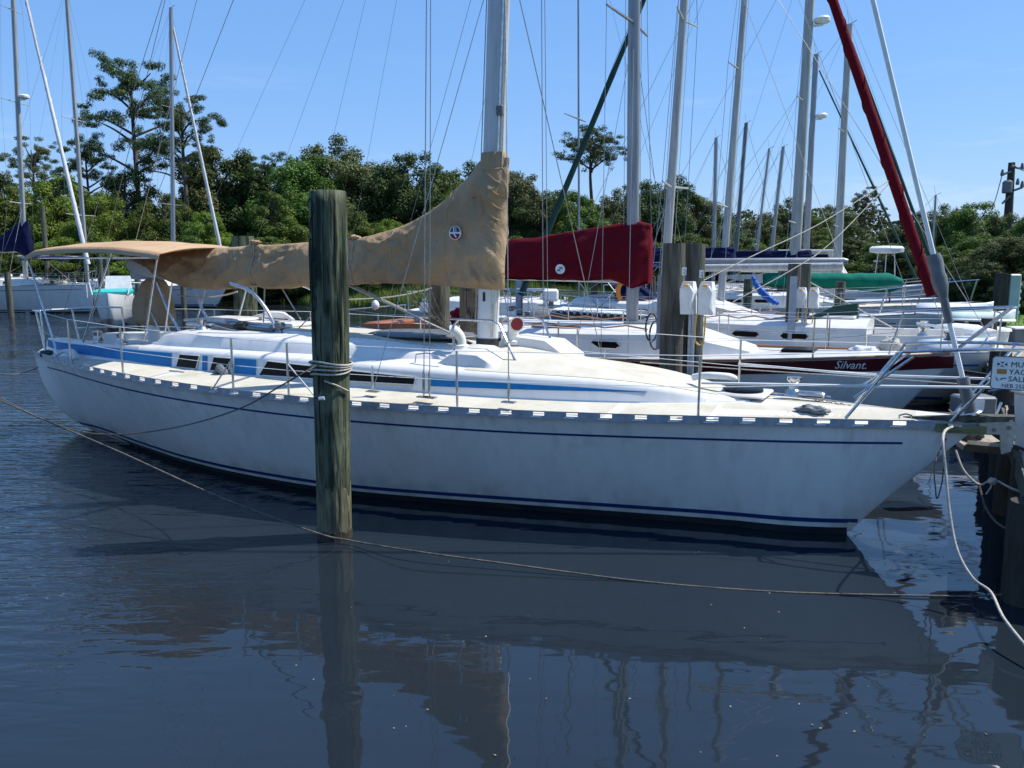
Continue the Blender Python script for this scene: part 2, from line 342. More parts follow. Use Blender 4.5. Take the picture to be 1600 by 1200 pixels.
h4 = wmath('MULTIPLY', wnoise(2.2, (.35,2.6,1), 1, .12, .4, .2), wmath('MULTIPLY_ADD', ruff, .030, .0008))
hh = wmath('ADD', wmath('ADD', wmath('ADD', h1, h2), h3), h4)
bp_ = n_.new('ShaderNodeBump'); bp_.inputs['Distance'].default_value = 1; l_(hh, bp_.inputs['Height']); l_(bp_.outputs[0], pb.inputs['Normal'])
cm = n_.new('ShaderNodeMix'); cm.data_type = 'RGBA'; cm.inputs['A'].default_value = (.011,.0165,.0235,1); cm.inputs['B'].default_value = (.0145,.021,.027,1)
l_(wnoise(.6, (1,1,1), 4), cm.inputs['Factor']); l_(cm.outputs['Result'], pb.inputs['Base Color'])
MB().add([(-900,-300,0),(900,-300,0),(900,900,0),(-900,900,0)], [(0,1,2,3)]).build('water', wm, None, kind='structure', label='dark blue basin water')

# ================================================================ MAIN SAILBOAT
O0 = G(1318, 833); S0 = G(140, 668); HD = (O0-S0).normalized(); RZ = math.atan2(HD.y, HD.x); LF = Vector((-HD.y, HD.x, 0))
def bp(u, v, n_off):     # pixel -> boat coordinates on the fore-and-aft plane at lateral offset n_off
    r = ray(u, v); o = Vector((0,0,CH)) - O0; t = (n_off - o.dot(LF))/r.dot(LF); p = o + r*t
    return Vector((p.dot(HD), n_off, p.z))
HB = [(-11.92,.26),(-11.8,.36),(-11.5,.52),(-11,.76),(-10,1.16),(-9,1.5),(-8,1.74),(-7,1.86),(-6,1.88),(-5,1.82),(-4,1.67),(-3,1.45),(-2,1.17),(-1,.84),(0,.46),(.5,.24),(1.06,.02)]
ZR = [(-11.92,1.20),(-11.7,1.225),(-11,1.262),(-10,1.292),(-9,1.294),(-8,1.284),(-7,1.262),(-6,1.242),(-5,1.224),(-4,1.211),(-3,1.205),(-2,1.203),(-1,1.205),(0,1.203),(.5,1.197),(1.06,1.178)]
ZB = [(-11.92,.62),(-11.8,.47),(-11.6,.33),(-11.3,.16),(-11.0,.03),(-10.7,-.06),(-10.2,-.18),(-9,-.38),(-7,-.55),(-4,-.6),(-2,-.55),(-1,-.46),(-.5,-.4),(0,-.02),(.25,.27),(.5,.55),(.8,.88),(1.06,1.15)]
KK = [(-11.92,.3),(-11.3,.36),(-10.8,.48),(-10.3,.60),(-9,.56),(-7.7,.47),(-6.5,.42),(-5,.42),(-3.2,.6),(-1.9,.76),(-1,.86),(0,.8),(1.06,.8)]
hb = lambda x: max(.005, smooth(x, HB)); zr = lambda x: smooth(x, ZR); zb = lambda x: smooth(x, ZB); kk = lambda x: smooth(x, KK)
def hy(x, z):
    a = zb(x); b = zr(x); t = max(0, min(1, (z-a)/(b-a))); return hb(x)*t**kk(x)
boat = thing('main_sailboat', 'long white sloop with blue cabin stripe, tan sail cover and tan bimini in the foreground', 'sailboat', O0, RZ)
def BB(mb, name, m, sm=True, parent=None, **k): return mb.build(name, m, parent or boat, sm, **k)
NX = 90
XS = [-11.92 + (1.06+11.92)*i/NX for i in range(NX+1)]
rings = []
for x in XS:
    rg = []; a, b = zb(x), zr(x)-.050
    for side in (-1, 1):
        rr = []
        for k in range(23):
            t = (k/22)**1.5; z = a+(b-a)*t; rr.append((x, side*hy(x, z)*(1 if k else 0), z))
        rg += rr[::-1] if side < 0 else rr[1:]
    rings.append(rg)
nb = len(rings[0])
hm = MB(); hm.loft(rings, closed=False, caps=(True, False))
hull = BB(hm, 'hull', hullm, 'all')
def strip(zlo, zhi, x0, x1, off, name, m, sides=(-1,1), parent=None, n=80, thick=.004):
    mb = MB()
    for s in sides:
        rg = []
        for i in range(n+1):
            x = x0+(x1-x0)*i/n; a, b = zlo(x), zhi(x); q = []
            for z, o2 in ((a, 0), (a, off), ((a+b)/2, off), (b, off), (b, 0)): q.append((x, s*(hy(x, z)+o2), z))
            rg.append(q if s < 0 else q[::-1])
        mb.loft(rg, closed=False, caps=(False, False))
    return BB(mb, name, m, True, parent)
strip(lambda x: -.25, lambda x: .075, -10.7, .03, .004, 'antifouling_band', antif, parent=hull)
strip(lambda x: .12+.01*abs(x+5)/6, lambda x: .165+.01*abs(x+5)/6, -10.9, .12, .005, 'boot_stripe', navyp, parent=hull)
cz = [(-10.9,1.08),(-10,1.10),(-9,1.13),(-7.68,1.107),(-5.7,.99),(-4.5,.975),(-2.9,.95),(-1.2,.972),(.46,.985)]
cz = [(-10.9,1.06),(-10,1.075),(-9,1.075),(-7.68,1.05),(-6.5,1.02),(-5.5,.995),(-4.5,.977),(-2.9,.958),(-1.2,.965),(.46,.975)]
strip(lambda x: smooth(x, cz)-.012, lambda x: smooth(x, cz)+.010, -10.9, .46, .004, 'cove_stripe', navyp, parent=hull)
# toe rail with oval slots
def zd(x, y): b = hb(x); return zr(x)-.048 + .10*(1-min(1, abs(y)/b)**2)
mb = MB(); slots = []; x = -10.3
while x < .6: slots.append(x); x += .305
def railpt(x, s, z, o2): return (x, s*(hb(x)+o2), z)
def rail_piece(x0, x1, a, b, s):   # a,b offsets below rail top
    q0 = [railpt(x0, s, zr(x0)-a, .010), railpt(x0, s, zr(x0)-b, .010), railpt(x0, s, zr(x0)-b, .002), railpt(x0, s, zr(x0)-a, .002)]
    q1 = [railpt(x1, s, zr(x1)-a, .010), railpt(x1, s, zr(x1)-b, .010), railpt(x1, s, zr(x1)-b, .002), railpt(x1, s, zr(x1)-a, .002)]
    mb.loft([q0, q1], closed=True)
for s in (-1, 1):
    xx = [-11.90+.1*i for i in range(int((1.0+11.90)/.1)+1)]
    for a, b in zip(xx, xx[1:]):
        rail_piece(a, b, 0, .010, s); rail_piece(a, b, .046, .078, s)
    prev = -11.90
    for q in slots + [1.05]:
        k = int(max(1, (q-prev)//.3))
        for j in range(k): rail_piece(prev+(q-prev)*j/k, prev+(q-prev)*(j+1)/k, .010, .046, s)
        prev = q+.105
BB(mb, 'toe_rail', alum, False)
# thin white strip standing proud of the rail below each slot
for q in slots:
    for a in (0,):
        x0, x1 = q-.02, q+.075
        mb = MB(); mb.loft([[railpt(t, -1, zr(t)-.052, .0105), railpt(t, -1, zr(t)-.062, .0105), railpt(t, -1, zr(t)-.062, .016), railpt(t, -1, zr(t)-.052, .016)] for t in (x0, x1)]); BB(mb, 'rail_strip', whitep, False, hull)

# deck
def grid(fn, us, vs_): 
    vs = [fn(u, v) for u in us for v in vs_]; n = len(vs_)
    return vs, [(i*n+j, (i+1)*n+j, (i+1)*n+j+1, i*n+j+1) for i in range(len(us)-1) for j in range(n-1)]
mb = MB(); V, Fc = grid(lambda x, t: (x, t*(hb(x)-.002), zd(x, t*hb(x))), XS, [i/8-1 for i in range(17)]); mb.add(V, Fc); deck = BB(mb, 'deck', gel, 'all')
WC = [(-11.3,.5),(-10.5,.8),(-9,1.05),(-7,1.15),(-5,1.12),(-3.5,.98),(-2.5,.78),(-1.5,.48),(-.9,.2)]
wc = lambda x: smooth(x, WC)
def panel(x0, x1, f0, f1, name='nonskid_panel', n=24):
    for s in (-1, 1):
        mb = MB(); V, Fc = grid(lambda x, t: (x, s*(f0(x)*(1-t)+f1(x)*t), zd(x, f0(x)*(1-t)+f1(x)*t)+.004), [x0+(x1-x0)*i/n for i in range(n+1)], [0,.5,1])
        mb.add(V, Fc if s > 0 else [f[::-1] for f in Fc]); BB(mb, name, cream, 'all', deck)
inn = lambda x: wc(x)+.05 if x < -1.1 else .012
outr = lambda x: hb(x)-.045
panel(-9.6, -7.55, inn, outr); panel(-7.45, -5.0, inn, outr); panel(-4.92, -2.05, inn, outr)
panel(-1.95, -1.15, inn, outr); panel(-1.1, .55, lambda x: .012, lambda x: max(.02, hb(x)-.05))
# low cabin trunk carrying the blue stripe
ZT = [(-11.3,1.45),(-10.8,1.48),(-9,1.50),(-7.4,1.515),(-5.6,1.505),(-4.2,1.475),(-3,1.452),(-2.4,1.435),(-1.9,1.40),(-1.5,1.345),(-1.2,1.295),(-.9,1.258)]
zt = lambda x: smooth(x, ZT)
def trunk_ring(x, top_in, crown):
    w_, zt_ = wc(x), zt(x); h = zd(x, w_)-.02; pts = []
    for y, z in ((w_+.03, h), (w_+.004, h+.03), (w_-.015, zt_-.05), (w_-.045, zt_-.008), (w_-.09, zt_+.006)): pts.append((y, z))
    for f in (.75, .5, .25, 0): pts.append(((w_-.09)*f, zt_+.006+crown*(1-f*f)))
    near = [(x, -y, z) for y, z in pts]; farr = [(x, y, z) for y, z in pts[:-1]][::-1]
    return near+farr
fx = [-8.55 + (8.55-.9)*i/60 for i in range(61)]
CR = [(-8.55,.0),(-7.5,.02),(-4,.12),(-3.6,.155),(-3.2,.12),(-2.44,.045),(-1.9,.012),(-1.2,.0),(-.9,.0)]
mb = MB(); mb.loft([trunk_ring(x, 0, smooth(x, CR)) for x in fx], closed=False, caps=(True, True)); cabin = BB(mb, 'cabin_trunk', gel)
# cockpit coamings, seats
for s in (-1, 1):
    mb = MB(); rg = []
    for i in range(25):
        x = -11.2+(11.2-8.5)*i/24; w_ = wc(x); h = zd(x, w_)-.02; zt_ = zt(x)
        q = [(x, s*(w_+.03), h), (x, s*(w_+.004), h+.03), (x, s*(w_-.015), zt_-.05), (x, s*(w_-.05), zt_), (x, s*(w_-.26), zt_-.01), (x, s*(w_-.30), h)]
        rg.append(q if s < 0 else q[::-1])
    mb.loft(rg, closed=True); BB(mb, 'cockpit_coaming', gel)
mb = MB(); rg = []
for i in range(2): 
    x = (-8.62, -8.5)[i]; rg.append([(x, -.75, 1.2), (x, -.75, 1.53), (x, .75, 1.53), (x, .75, 1.2)])
mb.loft(rg); BB(mb, 'bridge_deck', gel)
for s in (-1, 1): BB(MB().box((-9.7, s*.52, 1.34), (1.9, .42, .08), bev=.02), 'cockpit_seat', gel)
# paint stripe along trunk side
def sideband(lo, hi, x0, x1, name, m, off=.010, n=40, sides=(-1,1), parent=None):
    mb = MB()
    for s in sides:
        rg = []
        for i in range(n+1):
            x = x0+(x1-x0)*i/n; a, b = lo(x), hi(x); h = zd(x, wc(x))-.02
            def yy(z): t = (z-h-.03)/(zt(x)-.05-h-.03); return wc(x)+.004-.019*t
            q = [(x, s*(yy(a)), a), (x, s*(yy(a)+off), a), (x, s*(yy(b)+off), b), (x, s*yy(b), b)]
            rg.append(q if s < 0 else q[::-1])
        mb.loft(rg, closed=False, caps=(False, False))
    return BB(mb, name, m, False, parent or cabin)
lo = lambda x: lerp(x, [(-11.1,1.345),(-9,1.325),(-7.64,1.29),(-6.3,1.28),(-4,1.30),(-1.82,1.33)])
hi_ = lambda x: lerp(x, [(-11.1,1.445),(-9,1.46),(-7.64,1.462),(-6.3,1.46),(-4.1,1.385),(-2.5,1.36),(-1.82,1.335)])
for a, b in ((-11.1,-7.82),(-7.26,-7.18),(-6.72,-6.38),(-4.05,-1.82)):
    for s in (-1, 1): sideband(lo, hi_, a, b, 'blue_stripe', bluep, .010, sides=(s,))
def window(x0, x1, s, sl=.1, zlo=None, zhi=None):
    zlo = zlo or lo; zhi = zhi or hi_
    mb = MB(); fr = MB()
    def pt(x, z, off): h = zd(x, wc(x))-.02; t = (z-h-.03)/(zt(x)-.08-h); return Vector((x, s*(wc(x)+.004-.019*t+off), z))
    N = 16; A = [x0+(x1-x0)*i/N for i in range(N+1)]
    lo_ = [pt(x, zlo(x)+.004, .012) for x in A]; up_ = [pt(x+sl*(1-2*i/N if False else 1)*.9, zhi(x)-.002, .012) for i, x in enumerate(A)]
    vs = lo_+up_; fs = [(i, i+1, N+2+i, N+1+i) for i in range(N)]
    mb.add(vs, fs if s < 0 else [f[::-1] for f in fs])
    loop = lo_ + up_[::-1]
    fr.tube([p + Vector((0, s*.002, 0)) for p in loop], .0075, 6, closed=True)
    f = BB(fr, 'window_frame', gel, True, cabin); BB(mb, 'window_pane', glass, False, f)
for s in (-1, 1):
    window(-7.72, -7.36, s, .06); window(-7.12, -6.82, s, .06); window(-6.32, -5.25, s, .13); window(-5.18, -4.22, s, .02)
# crowned cream nonskid on the front of the trunk
mb = MB()
def fore(x, t): w_ = (wc(x)-.095)*t; return (x, w_, zt(x)+.010+smooth(x, CR)*(1-(w_/(wc(x)-.09))**2))
V, Fc = grid(fore, [-3.7+(3.7-1.2)*i/20 for i in range(21)], [i/8-1 for i in range(17)]); mb.add(V, Fc); BB(mb, 'trunk_nonskid', cream, 'all', cabin)
# upper coachroof
mb = MB(); rg = []
CW = [(-8.5,.80),(-7.9,.86),(-6,.86),(-4.6,.75),(-3.85,.56)]; CZ = [(-8.7,1.58),(-8.2,1.67),(-7.6,1.70),(-6,1.68),(-4.8,1.63),(-3.85,1.57)]
for i in range(31):
    x = -8.5+(8.5-3.8)*i/30; w_ = smooth(x, CW); z = smooth(x, CZ); b = zt(x)-.02
    if i == 0: z = b+.05
    if i == 30: z = b+.03
    q = [(w_+.06, b), (w_, z-.03), (w_-.05, z), (w_*.5, z+.035), (0, z+.045)]
    rg.append([(x, -y, zz) for y, zz in q]+[(x, y, zz) for y, zz in q[:-1]][::-1])
mb.loft(rg, closed=False, caps=(True, True)); roof = BB(mb, 'coachroof', gel)
BB(MB().box((-7.55, 0, 1.765), (1.5, .95, .05), bev=.02), 'companionway_hatch', gel)
BB(MB().box((-8.05, 0, 1.81), (.75, .8, .035), bev=.015), 'hatch_hood', gel)
mb = MB(); V, Fc = grid(lambda x, t: (x, t*(smooth(x, CW)-.12), smooth(x, CZ)+.006+.045*(1-abs(t)**1.5)), [-6.7+2.5*i/12 for i in range(13)], [i/4-1 for i in range(9)]); mb.add(V, Fc); BB(mb, 'roof_nonskid', cream, 'all', roof)
# grey folded dodger on roof ahead of the mast, raised hump with cowl vents
mb = MB(); rg = []
for i in range(9):
    t = i/8; x = -4.14+.84*t; h = .205*min(1, (.12+t*3.2), (.06+(1-t)*2.6)); zb_ = zt(x)-.01
    rg.append([(x, -.84, zb_), (x, -.80, zb_+h*.8), (x, -.73, zb_+h), (x, -.4, zb_+h*1.05+.02), (x, -.3, zb_+h*.9+.02), (x, -.28, zb_)])
mb.loft(rg, closed=True); BB(mb, 'dorade_box', gel)
mb = MB(); rg = [[(x, .2, 1.5), (x, .22, 1.5+h), (x, .8, 1.48+h), (x, .84, 1.44)] for x, h in ((-4.0,.06),(-3.8,.24),(-3.3,.2),(-3.05,.04))]
mb.loft(rg, closed=True); BB(mb, 'dorade_box', gel)
def cowl(c, face, m_in, h=.2, r=.075, mo=whitep):
    c = Vector(c); face = Vector(face).normalized(); p = MB()
    path = [c, c+Vector((0,0,h*.35)), c+Vector((0,0,h*.7))+face*r*.3, c+Vector((0,0,h))+face*r*1.0, c+Vector((0,0,h*1.02))+face*r*1.7]
    p.tube(cat_curve(path, 4), [r*(.72+.33*(i/16)**2) for i in range(17)], 14, caps=True)
    o = BB(p, 'cowl_vent', mo, True); e = cat_curve(path, 4)
    MB().tube([e[-1]+face*.001, e[-1]+face*.006], r*.86, 14).build('vent_mouth', m_in, o, True)
    MB().lathe(c, [(r*1.2, -.02), (r*1.2, .02), (r*.9, .03)], 14).build('vent_base', mo, o, True)
cowl((-4.0, -.45, 1.66), (-.9, -.35, -.05), creamp, .17, .07, creamp)
cowl((-3.72, .25, 1.66), (.72, -.7, 0), redm, .22, .085)
# mast, boot, halyards
MT = Vector((-3.28, 0, 16.4)); MBs = Vector((-3.93, 0, 1.5)); md = (MT-MBs).normalized()
def mp_(z): return MBs + md*((z-MBs.z)/md.z)
def ell(c, a, b, n=20, flatx=0): return [c+Vector((a*math.copysign(abs(math.cos(2*math.pi*k/n))**.8, math.cos(2*math.pi*k/n)), b*math.sin(2*math.pi*k/n), 0)) for k in range(n)]
mb = MB(); mb.loft([ell(mp_(z), .128 if z < 12 else .128-.05*(z-12)/4.4, .075) for z in (1.62,3,6,10,12,16.4)]); mast = BB(mb, 'mast', mastp, True)
BB(MB().loft([ell(mp_(z), .128+.012, .087) for z in (1.56,1.66,1.72)]), 'mast_boot', rubber, True)
BB(MB().loft([ell(mp_(1.73), .131, .078), ell(mp_(2.35), .131, .078)]), 'mast_base_sleeve', gel, True, mast)
mb = MB(); mb.box(mp_(2.20)+Vector((-.02,-.078,0)), (.03,.012,.10)); BB(mb, 'mast_fitting', rubber, False, mast)
BB(MB().tube([mp_(z)+Vector((.085,-.062,0)) for z in (1.75, 9, 16.2)], .012, 6), 'mast_track', steel, True, mast)
BB(MB().box(mp_(4.22)+Vector((.1,-.075,0)), (.08,.05,.11), bev=.01), 'track_slide', greyp, False, mast)
for dx, dy, z1 in ((-.15,-.03,16),(-.135,.02,16),(.14,-.05,16)): BB(MB().tube([mp_(1.9)+Vector((dx,dy,0)), mp_(z1)+Vector((dx*.6,dy,0))], .006, 5), 'halyard', rope, True)
for z in (6.1, 11.3):
    for s in (-1, 1): BB(MB().tube([mp_(z), mp_(z)+Vector((-.12, s*(1.25 if z < 8 else .95), .05))], [.035,.02], 8), 'spreader', mastp, True)
# standing rigging
def W(a, b, r=.0045, name='shroud', m=wire, n=5): return BB(MB().tube([a, b], r, n), name, m, True)
for s in (-1, 1):
    sp1 = mp_(6.1)+Vector((-.12, s*1.25, .05)); sp2 = mp_(11.3)+Vector((-.12, s*.95, .05))
    cp = [Vector((-4.5, s*1.42, 1.27)), Vector((-3.87, s*1.42, 1.26)), Vector((-3.80, s*1.42, 1.26)), Vector((-2.97, s*1.30, 1.26))]
    W(cp[0], mp_(6.0)); W(cp[1], sp1, .0055); W(sp1, sp2); W(sp2, mp_(16.2)); W(cp[2], sp1+Vector((.04,0,0)), .0045); W(cp[3], mp_(6.0)+Vector((.05,0,0)), .0055); W(sp1, mp_(11.2), .004)
    for c in cp:
        BB(MB().tube([c, c+Vector((0,0,.05)), c+Vector((0,0,.22)), c+Vector((0,0,.26))], [.006,.014,.014,.006], 6), 'turnbuckle', steel, True)
        BB(MB().box(c-Vector((0,0,.01)), (.14,.07,.012)), 'chainplate', steel, False)
STN = Vector((-11.5, 0, 1.25))
fs_top = MT; W(STN+Vector((0,-.25,0)), MT*.35+STN*.65, .0045, 'backstay'); W(STN+Vector((0,.25,0)), MT*.35+STN*.65, .0045, 'backstay'); W(MT*.35+STN*.65, MT, .005, 'backstay')
# forestay: pale furling foil, grey drum cover and the dark tube at its foot
FS0 = Vector((.99, 0, 1.25)); fd = (MT-FS0).normalized()
fp = lambda z: FS0 + fd*((z-FS0.z)/fd.z)
BB(MB().tube([fp(1.55), MT], .021, 8), 'forestay_foil', whitep, True)
mb = MB(); mb.tube([fp(z) for z in (2.28,2.33,2.38,2.45,2.5,2.6,2.66)], [.036,.05,.062,.066,.058,.066,.055], 12); BB(mb, 'sail_drum_cover', greyp, True)
BB(MB().tube([fp(2.06), fp(2.30)], .035, 10), 'foil_sleeve', greyp, True)
BB(MB().tube([fp(1.27), fp(1.58)], .052, 12), 'furling_tube', greyp, True)
mb = MB(); q = fd.to_track_quat('Z','Y').to_matrix(); mb.lathe(fp(1.2), [(.09,0),(.10,.01),(.05,.02),(.05,.06),(.10,.07),(.09,.08)], 16, q); BB(mb, 'furling_drum', steel, True)
# stanchions and lifelines
sx_ = [-9.6, -8.0, -6.05, -5.3, -3.43, -1.23]
SH = .58
for s in (-1, 1):
    tops = []
    for x in sx_:
        y = s*(hb(x)-.05); z = zd(x, y); BB(MB().tube([(x,y,z),(x,y,z+SH)], .0125, 8), 'stanchion', steel, True); tops.append(Vector((x,y,z+SH)))
        BB(MB().lathe((x,y,z), [(.035,0),(.03,.012),(.02,.03)], 8), 'stanchion_base', steel, True)
    for a, dx in ((-6.05,-.32),(-5.3,.36)):
        y = s*(hb(a)-.05); z = zd(a, y); BB(MB().tube([(a,y,z+.36),(a+dx,s*(hb(a+dx)-.05),z)], .009, 6), 'stanchion_brace', steel, True)
    st = Vector((-11.0, s*.68, 1.85)); bw = Vector((.41, s*.40, 1.82))
    line = [st]+tops+[bw]; BB(MB().tube(line, .004, 5), 'lifeline', whitep, True)
    BB(MB().tube([p-Vector((0,0,.29)) for p in line[:-1]]+[Vector((.18, s*.40, 1.52))], .0035, 5), 'lifeline', whitep, True)
# pulpit
for s in (-1, 1):
    e = [(-.01,s*.42,1.2),(.41,s*.40,1.82),(.9,s*.36,1.86),(1.35,s*.26,1.87)]
    BB(MB().tube([e[0], e[1]], .0145, 8), 'pulpit_leg', steel, True)
    BB(MB().tube(cat_curve([e[1], e[2], e[3], (1.5,s*.1,1.87)]+([(1.52,0,1.87)]), 4), .0145, 8), 'pulpit_rail', steel, True)
    BB(MB().tube([(.05,s*.40,1.39),(.5,s*.38,1.78)], .0125, 8), 'pulpit_brace', steel, True)
    BB(MB().tube([(-1.23, s*.8, 1.49),(.1,s*.40,1.5),(1.3,s*.27,1.55)], .012, 8), 'pulpit_lower_rail', whitep, True)
    BB(MB().tube([(.83,s*.10,1.19),(1.3,s*.26,1.86)], .0145, 8), 'pulpit_leg', steel, True)
# pushpit
for s in (-1, 1):
    BB(MB().tube([(-11.0,s*.68,1.24),(-11.05,s*.68,1.86)], .0145, 8), 'pushpit_leg', steel, True)
    BB(MB().tube([(-11.6,s*.3,1.22),(-11.75,s*.3,1.84)], .0145, 8), 'pushpit_leg', steel, True)
    BB(MB().tube(cat_curve([(-11.05,s*.68,1.86),(-11.5,s*.5,1.86),(-11.75,s*.3,1.84),(-11.82,0,1.84)], 4), .0145, 8), 'pushpit_rail', steel, True)
    BB(MB().tube([(-11.05,s*.68,1.55),(-11.7,s*.3,1.53)], .0125, 8), 'pushpit_rail', steel, True)
# tall granny bars beside the mast
for n_off, pts in ((-.5, [(-4.07,1.42),(-4.07,1.9),(-4.0,1.965),(-3.6,1.965),(-3.5,1.93),(-3.25,1.44)]), (.6, [(-4.05,1.42),(-4.05,1.88),(-3.97,1.935),(-3.6,1.935),(-3.5,1.9),(-3.27,1.42)])):
    BB(MB().tube([(x, n_off, z) for x, z in pts], .0145, 8), 'mast_guard_rail', steel, True)
BB(MB().tube([(-4.35,-.86,1.46),(-4.33,-.86,1.60),(-4.2,-.86,1.62),(-3.95,-.86,1.60)], .009, 6), 'grab_rail', steel, True)
# winches
def winch(x, y, z, r=.07, h=.15):
    o = BB(MB().lathe((x,y,z), [(r*1.2,0),(r*1.2,.02),(r*.8,.05),(r*.72,h*.6),(r*.95,h*.85),(r*.95,h),(r*.3,h),(r*.3,h+.01)], 16), 'winch', steel, True)
for x, y, z in ((-9.55,-.87,1.5),(-9.0,-.92,1.5),(-9.55,.87,1.5),(-9.0,.92,1.5),(-7.9,-.55,1.7),(-7.9,.55,1.7),(-4.6,.35,1.66)): winch(x, y, z)
BB(MB().lathe((-.55,.15,1.29), [(.09,0),(.085,.03),(.05,.06),(.045,.12),(.07,.15),(.07,.18),(.03,.185)], 16), 'windlass', steel, True)
BB(MB().box((-.38,.12,1.315), (.26,.12,.05), bev=.015), 'windlass_base', steel, True)
# bow fittings
mb = MB()
for s in (-1, 1):
    mb.add([(.72,s*.16,1.175),(1.17,s*.035,1.165),(1.17,s*.035,1.09),(.72,s*.17,1.10)], [(0,1,2,3) if s < 0 else (3,2,1,0)])
    mb.add([(.72,s*.175,1.175),(1.17,s*.045,1.165),(1.17,s*.045,1.09),(.72,s*.185,1.10)], [(0,3,2,1) if s > 0 else (1,2,3,0)])
BB(mb, 'bow_plate', mat('olive_bow_plate', (.06,.08,.035), .35, .2, col2=(.12,.13,.07), scale=8), False)
mb = MB(); mb.loft([[(.45,-.17,1.20),(.45,.17,1.20),(.45,.17,1.215),(.45,-.17,1.215)], [(1.02,-.075,1.195),(1.02,.075,1.195),(1.02,.075,1.25),(1.02,-.075,1.25)], [(1.32,-.06,1.225),(1.32,.06,1.225),(1.32,.06,1.27),(1.32,-.06,1.27)]]); BB(mb, 'anchor_roller_deck', pilw, False)
mb = MB()
for s in (-1, 1): mb.loft([[(1.06,s*.05,1.10),(1.05,s*.05,1.19),(1.30,s*.05,1.24),(1.34,s*.05,1.20),(1.31,s*.05,.96),(1.24,s*.05,.93),(1.22,s*.05,1.10)], [(1.06,s*.062,1.10),(1.05,s*.062,1.19),(1.30,s*.062,1.24),(1.34,s*.062,1.20),(1.31,s*.062,.96),(1.24,s*.062,.93),(1.22,s*.062,1.10)]])
BB(mb, 'anchor_roller_cheek', mat('weathered_alloy', (.46,.44,.38), .5, .3, col2=(.32,.3,.25), scale=12), False)
for q in ((1.28,1.17),(1.17,1.14)): BB(MB().tube([(q[0],-.07,q[1]),(q[0],.07,q[1])], .018, 10), 'roller_bolt', greyp, True)
BB(MB().box((.87,-.155,1.172), (.11,.03,.02), rz=-.27), 'bow_fairlead', steel, False)
BB(MB().tube([(.42,-.27,1.21),(.42,-.27,1.24),(.47,-.25,1.255),(.52,-.23,1.24),(.52,-.23,1.21)], .008, 6), 'mooring_eye', steel, True)
# deck hatch on the foredeck, cleats
mb = MB(); mb.lathe((-1.02,.05,1.30), [(.2,0),(.2,.035),(.16,.05)], 20); BB(mb, 'foredeck_hatch', glass, True)
BB(MB().box((-1.02,.05,1.295), (.52,.52,.035), bev=.02), 'hatch_frame', gel, True)
BB(MB().tube(cat_curve([(-1.5,-.05,1.43),(-1.35,-.1,1.465),(-1.15,-.05,1.46),(-1.1,.02,1.43)], 5), .035, 10), 'deck_vent', whitep, True)
BB(MB().tube(cat_curve([(-10.4,-.95,1.27),(-10.1,-1.0,1.36),(-9.8,-1.08,1.35),(-9.7,-1.12,1.27)], 5), [.03]*8+[.055]*8, 8), 'deck_bag', wcv, True)
def lump(c, s3, name, m, parent, seed=0, amp=.25, n=14, world=False, sub=1, sq=1.0, **k):
    mb = MB(); rg = []
    for i in range(n+1):
        th = math.pi*i/n; ring = []
        for j in range(n*2):
            ph = 2*math.pi*j/(n*2); d = Vector((math.sin(th)*math.cos(ph), math.sin(th)*math.sin(ph), math.cos(th)))
            d = Vector([math.copysign(abs(q)**sq, q) for q in d])
            r_ = 1+amp*mn.noise(d*1.7+Vector((seed,0,0)))+amp*.5*mn.noise(d*4+Vector((0,seed,0)))
            ring.append(Vector(c)+Vector((d.x*s3[0], d.y*s3[1], d.z*s3[2]))*r_)
        rg.append(ring)
    mb.loft(rg, closed=True); return mb.build(name, m, parent, 'all', not world, **k)
lump((-10.9,-.73,1.25), (.13,.09,.06), 'fender_cleat', rubber, boat, 3, .2)
lump((-.30,-.36,1.245), (.13,.06,.04), 'deck_cleat', greyp, boat, 5, .5)
# anchor chain across the foredeck
path = cat_curve([(-.35,.05,1.28),(-.1,-.02,1.26),(.15,-.06,1.22),(.4,-.05,1.22),(.75,.0,1.225)], 14)
mb = MB()
for i, (a, b) in enumerate(zip(path[::2], path[2::2])):
    d_ = (b-a); M3 = d_.to_track_quat('X', 'Z').to_matrix() @ Matrix.Rotation(R(90*(i%2)), 3, 'X')
    mb.tube([a.lerp(b,.5)+M3@Vector((.022*math.cos(t), .012*math.sin(t), 0)) for t in [k*math.pi/4 for k in range(8)]], .0045, 5, closed=True)
ac = BB(mb, 'anchor_chain', chain, True); ac['kind'] = 'stuff'
BB(MB().tube(cat_curve([(-.95,.32,1.26),(-.7,.22,1.27),(-.45,.12,1.31),(-.2,.1,1.30)], 8), .011, 6), 'blue_line', rope3, True)
BB(MB().tube(cat_curve([(-6,-.4,1.72),(-5.2,-.45,1.70),(-4.3,-.5,1.66)], 8), .008, 6), 'roof_line', rope, True)
# genoa track and slack line on side deck
BB(MB().tube([(-6.9,-1.42,1.235),(-5.2,-1.40,1.215)], .012, 4), 'genoa_track', alum, False)
BB(MB().tube([(-7.6,-1.35,1.275),(-7.35,-1.35,1.27)], .014, 6), 'deck_cleat', steel, True)
BB(MB().tube(cat_curve([(-6.95,-1.25,1.26),(-6.9,-1.22,1.34),(-6.85,-1.25,1.33),(-6.8,-1.2,1.26)],5), [.03]*6+[.05]*10, 8), 'turning_block', greyp, True)
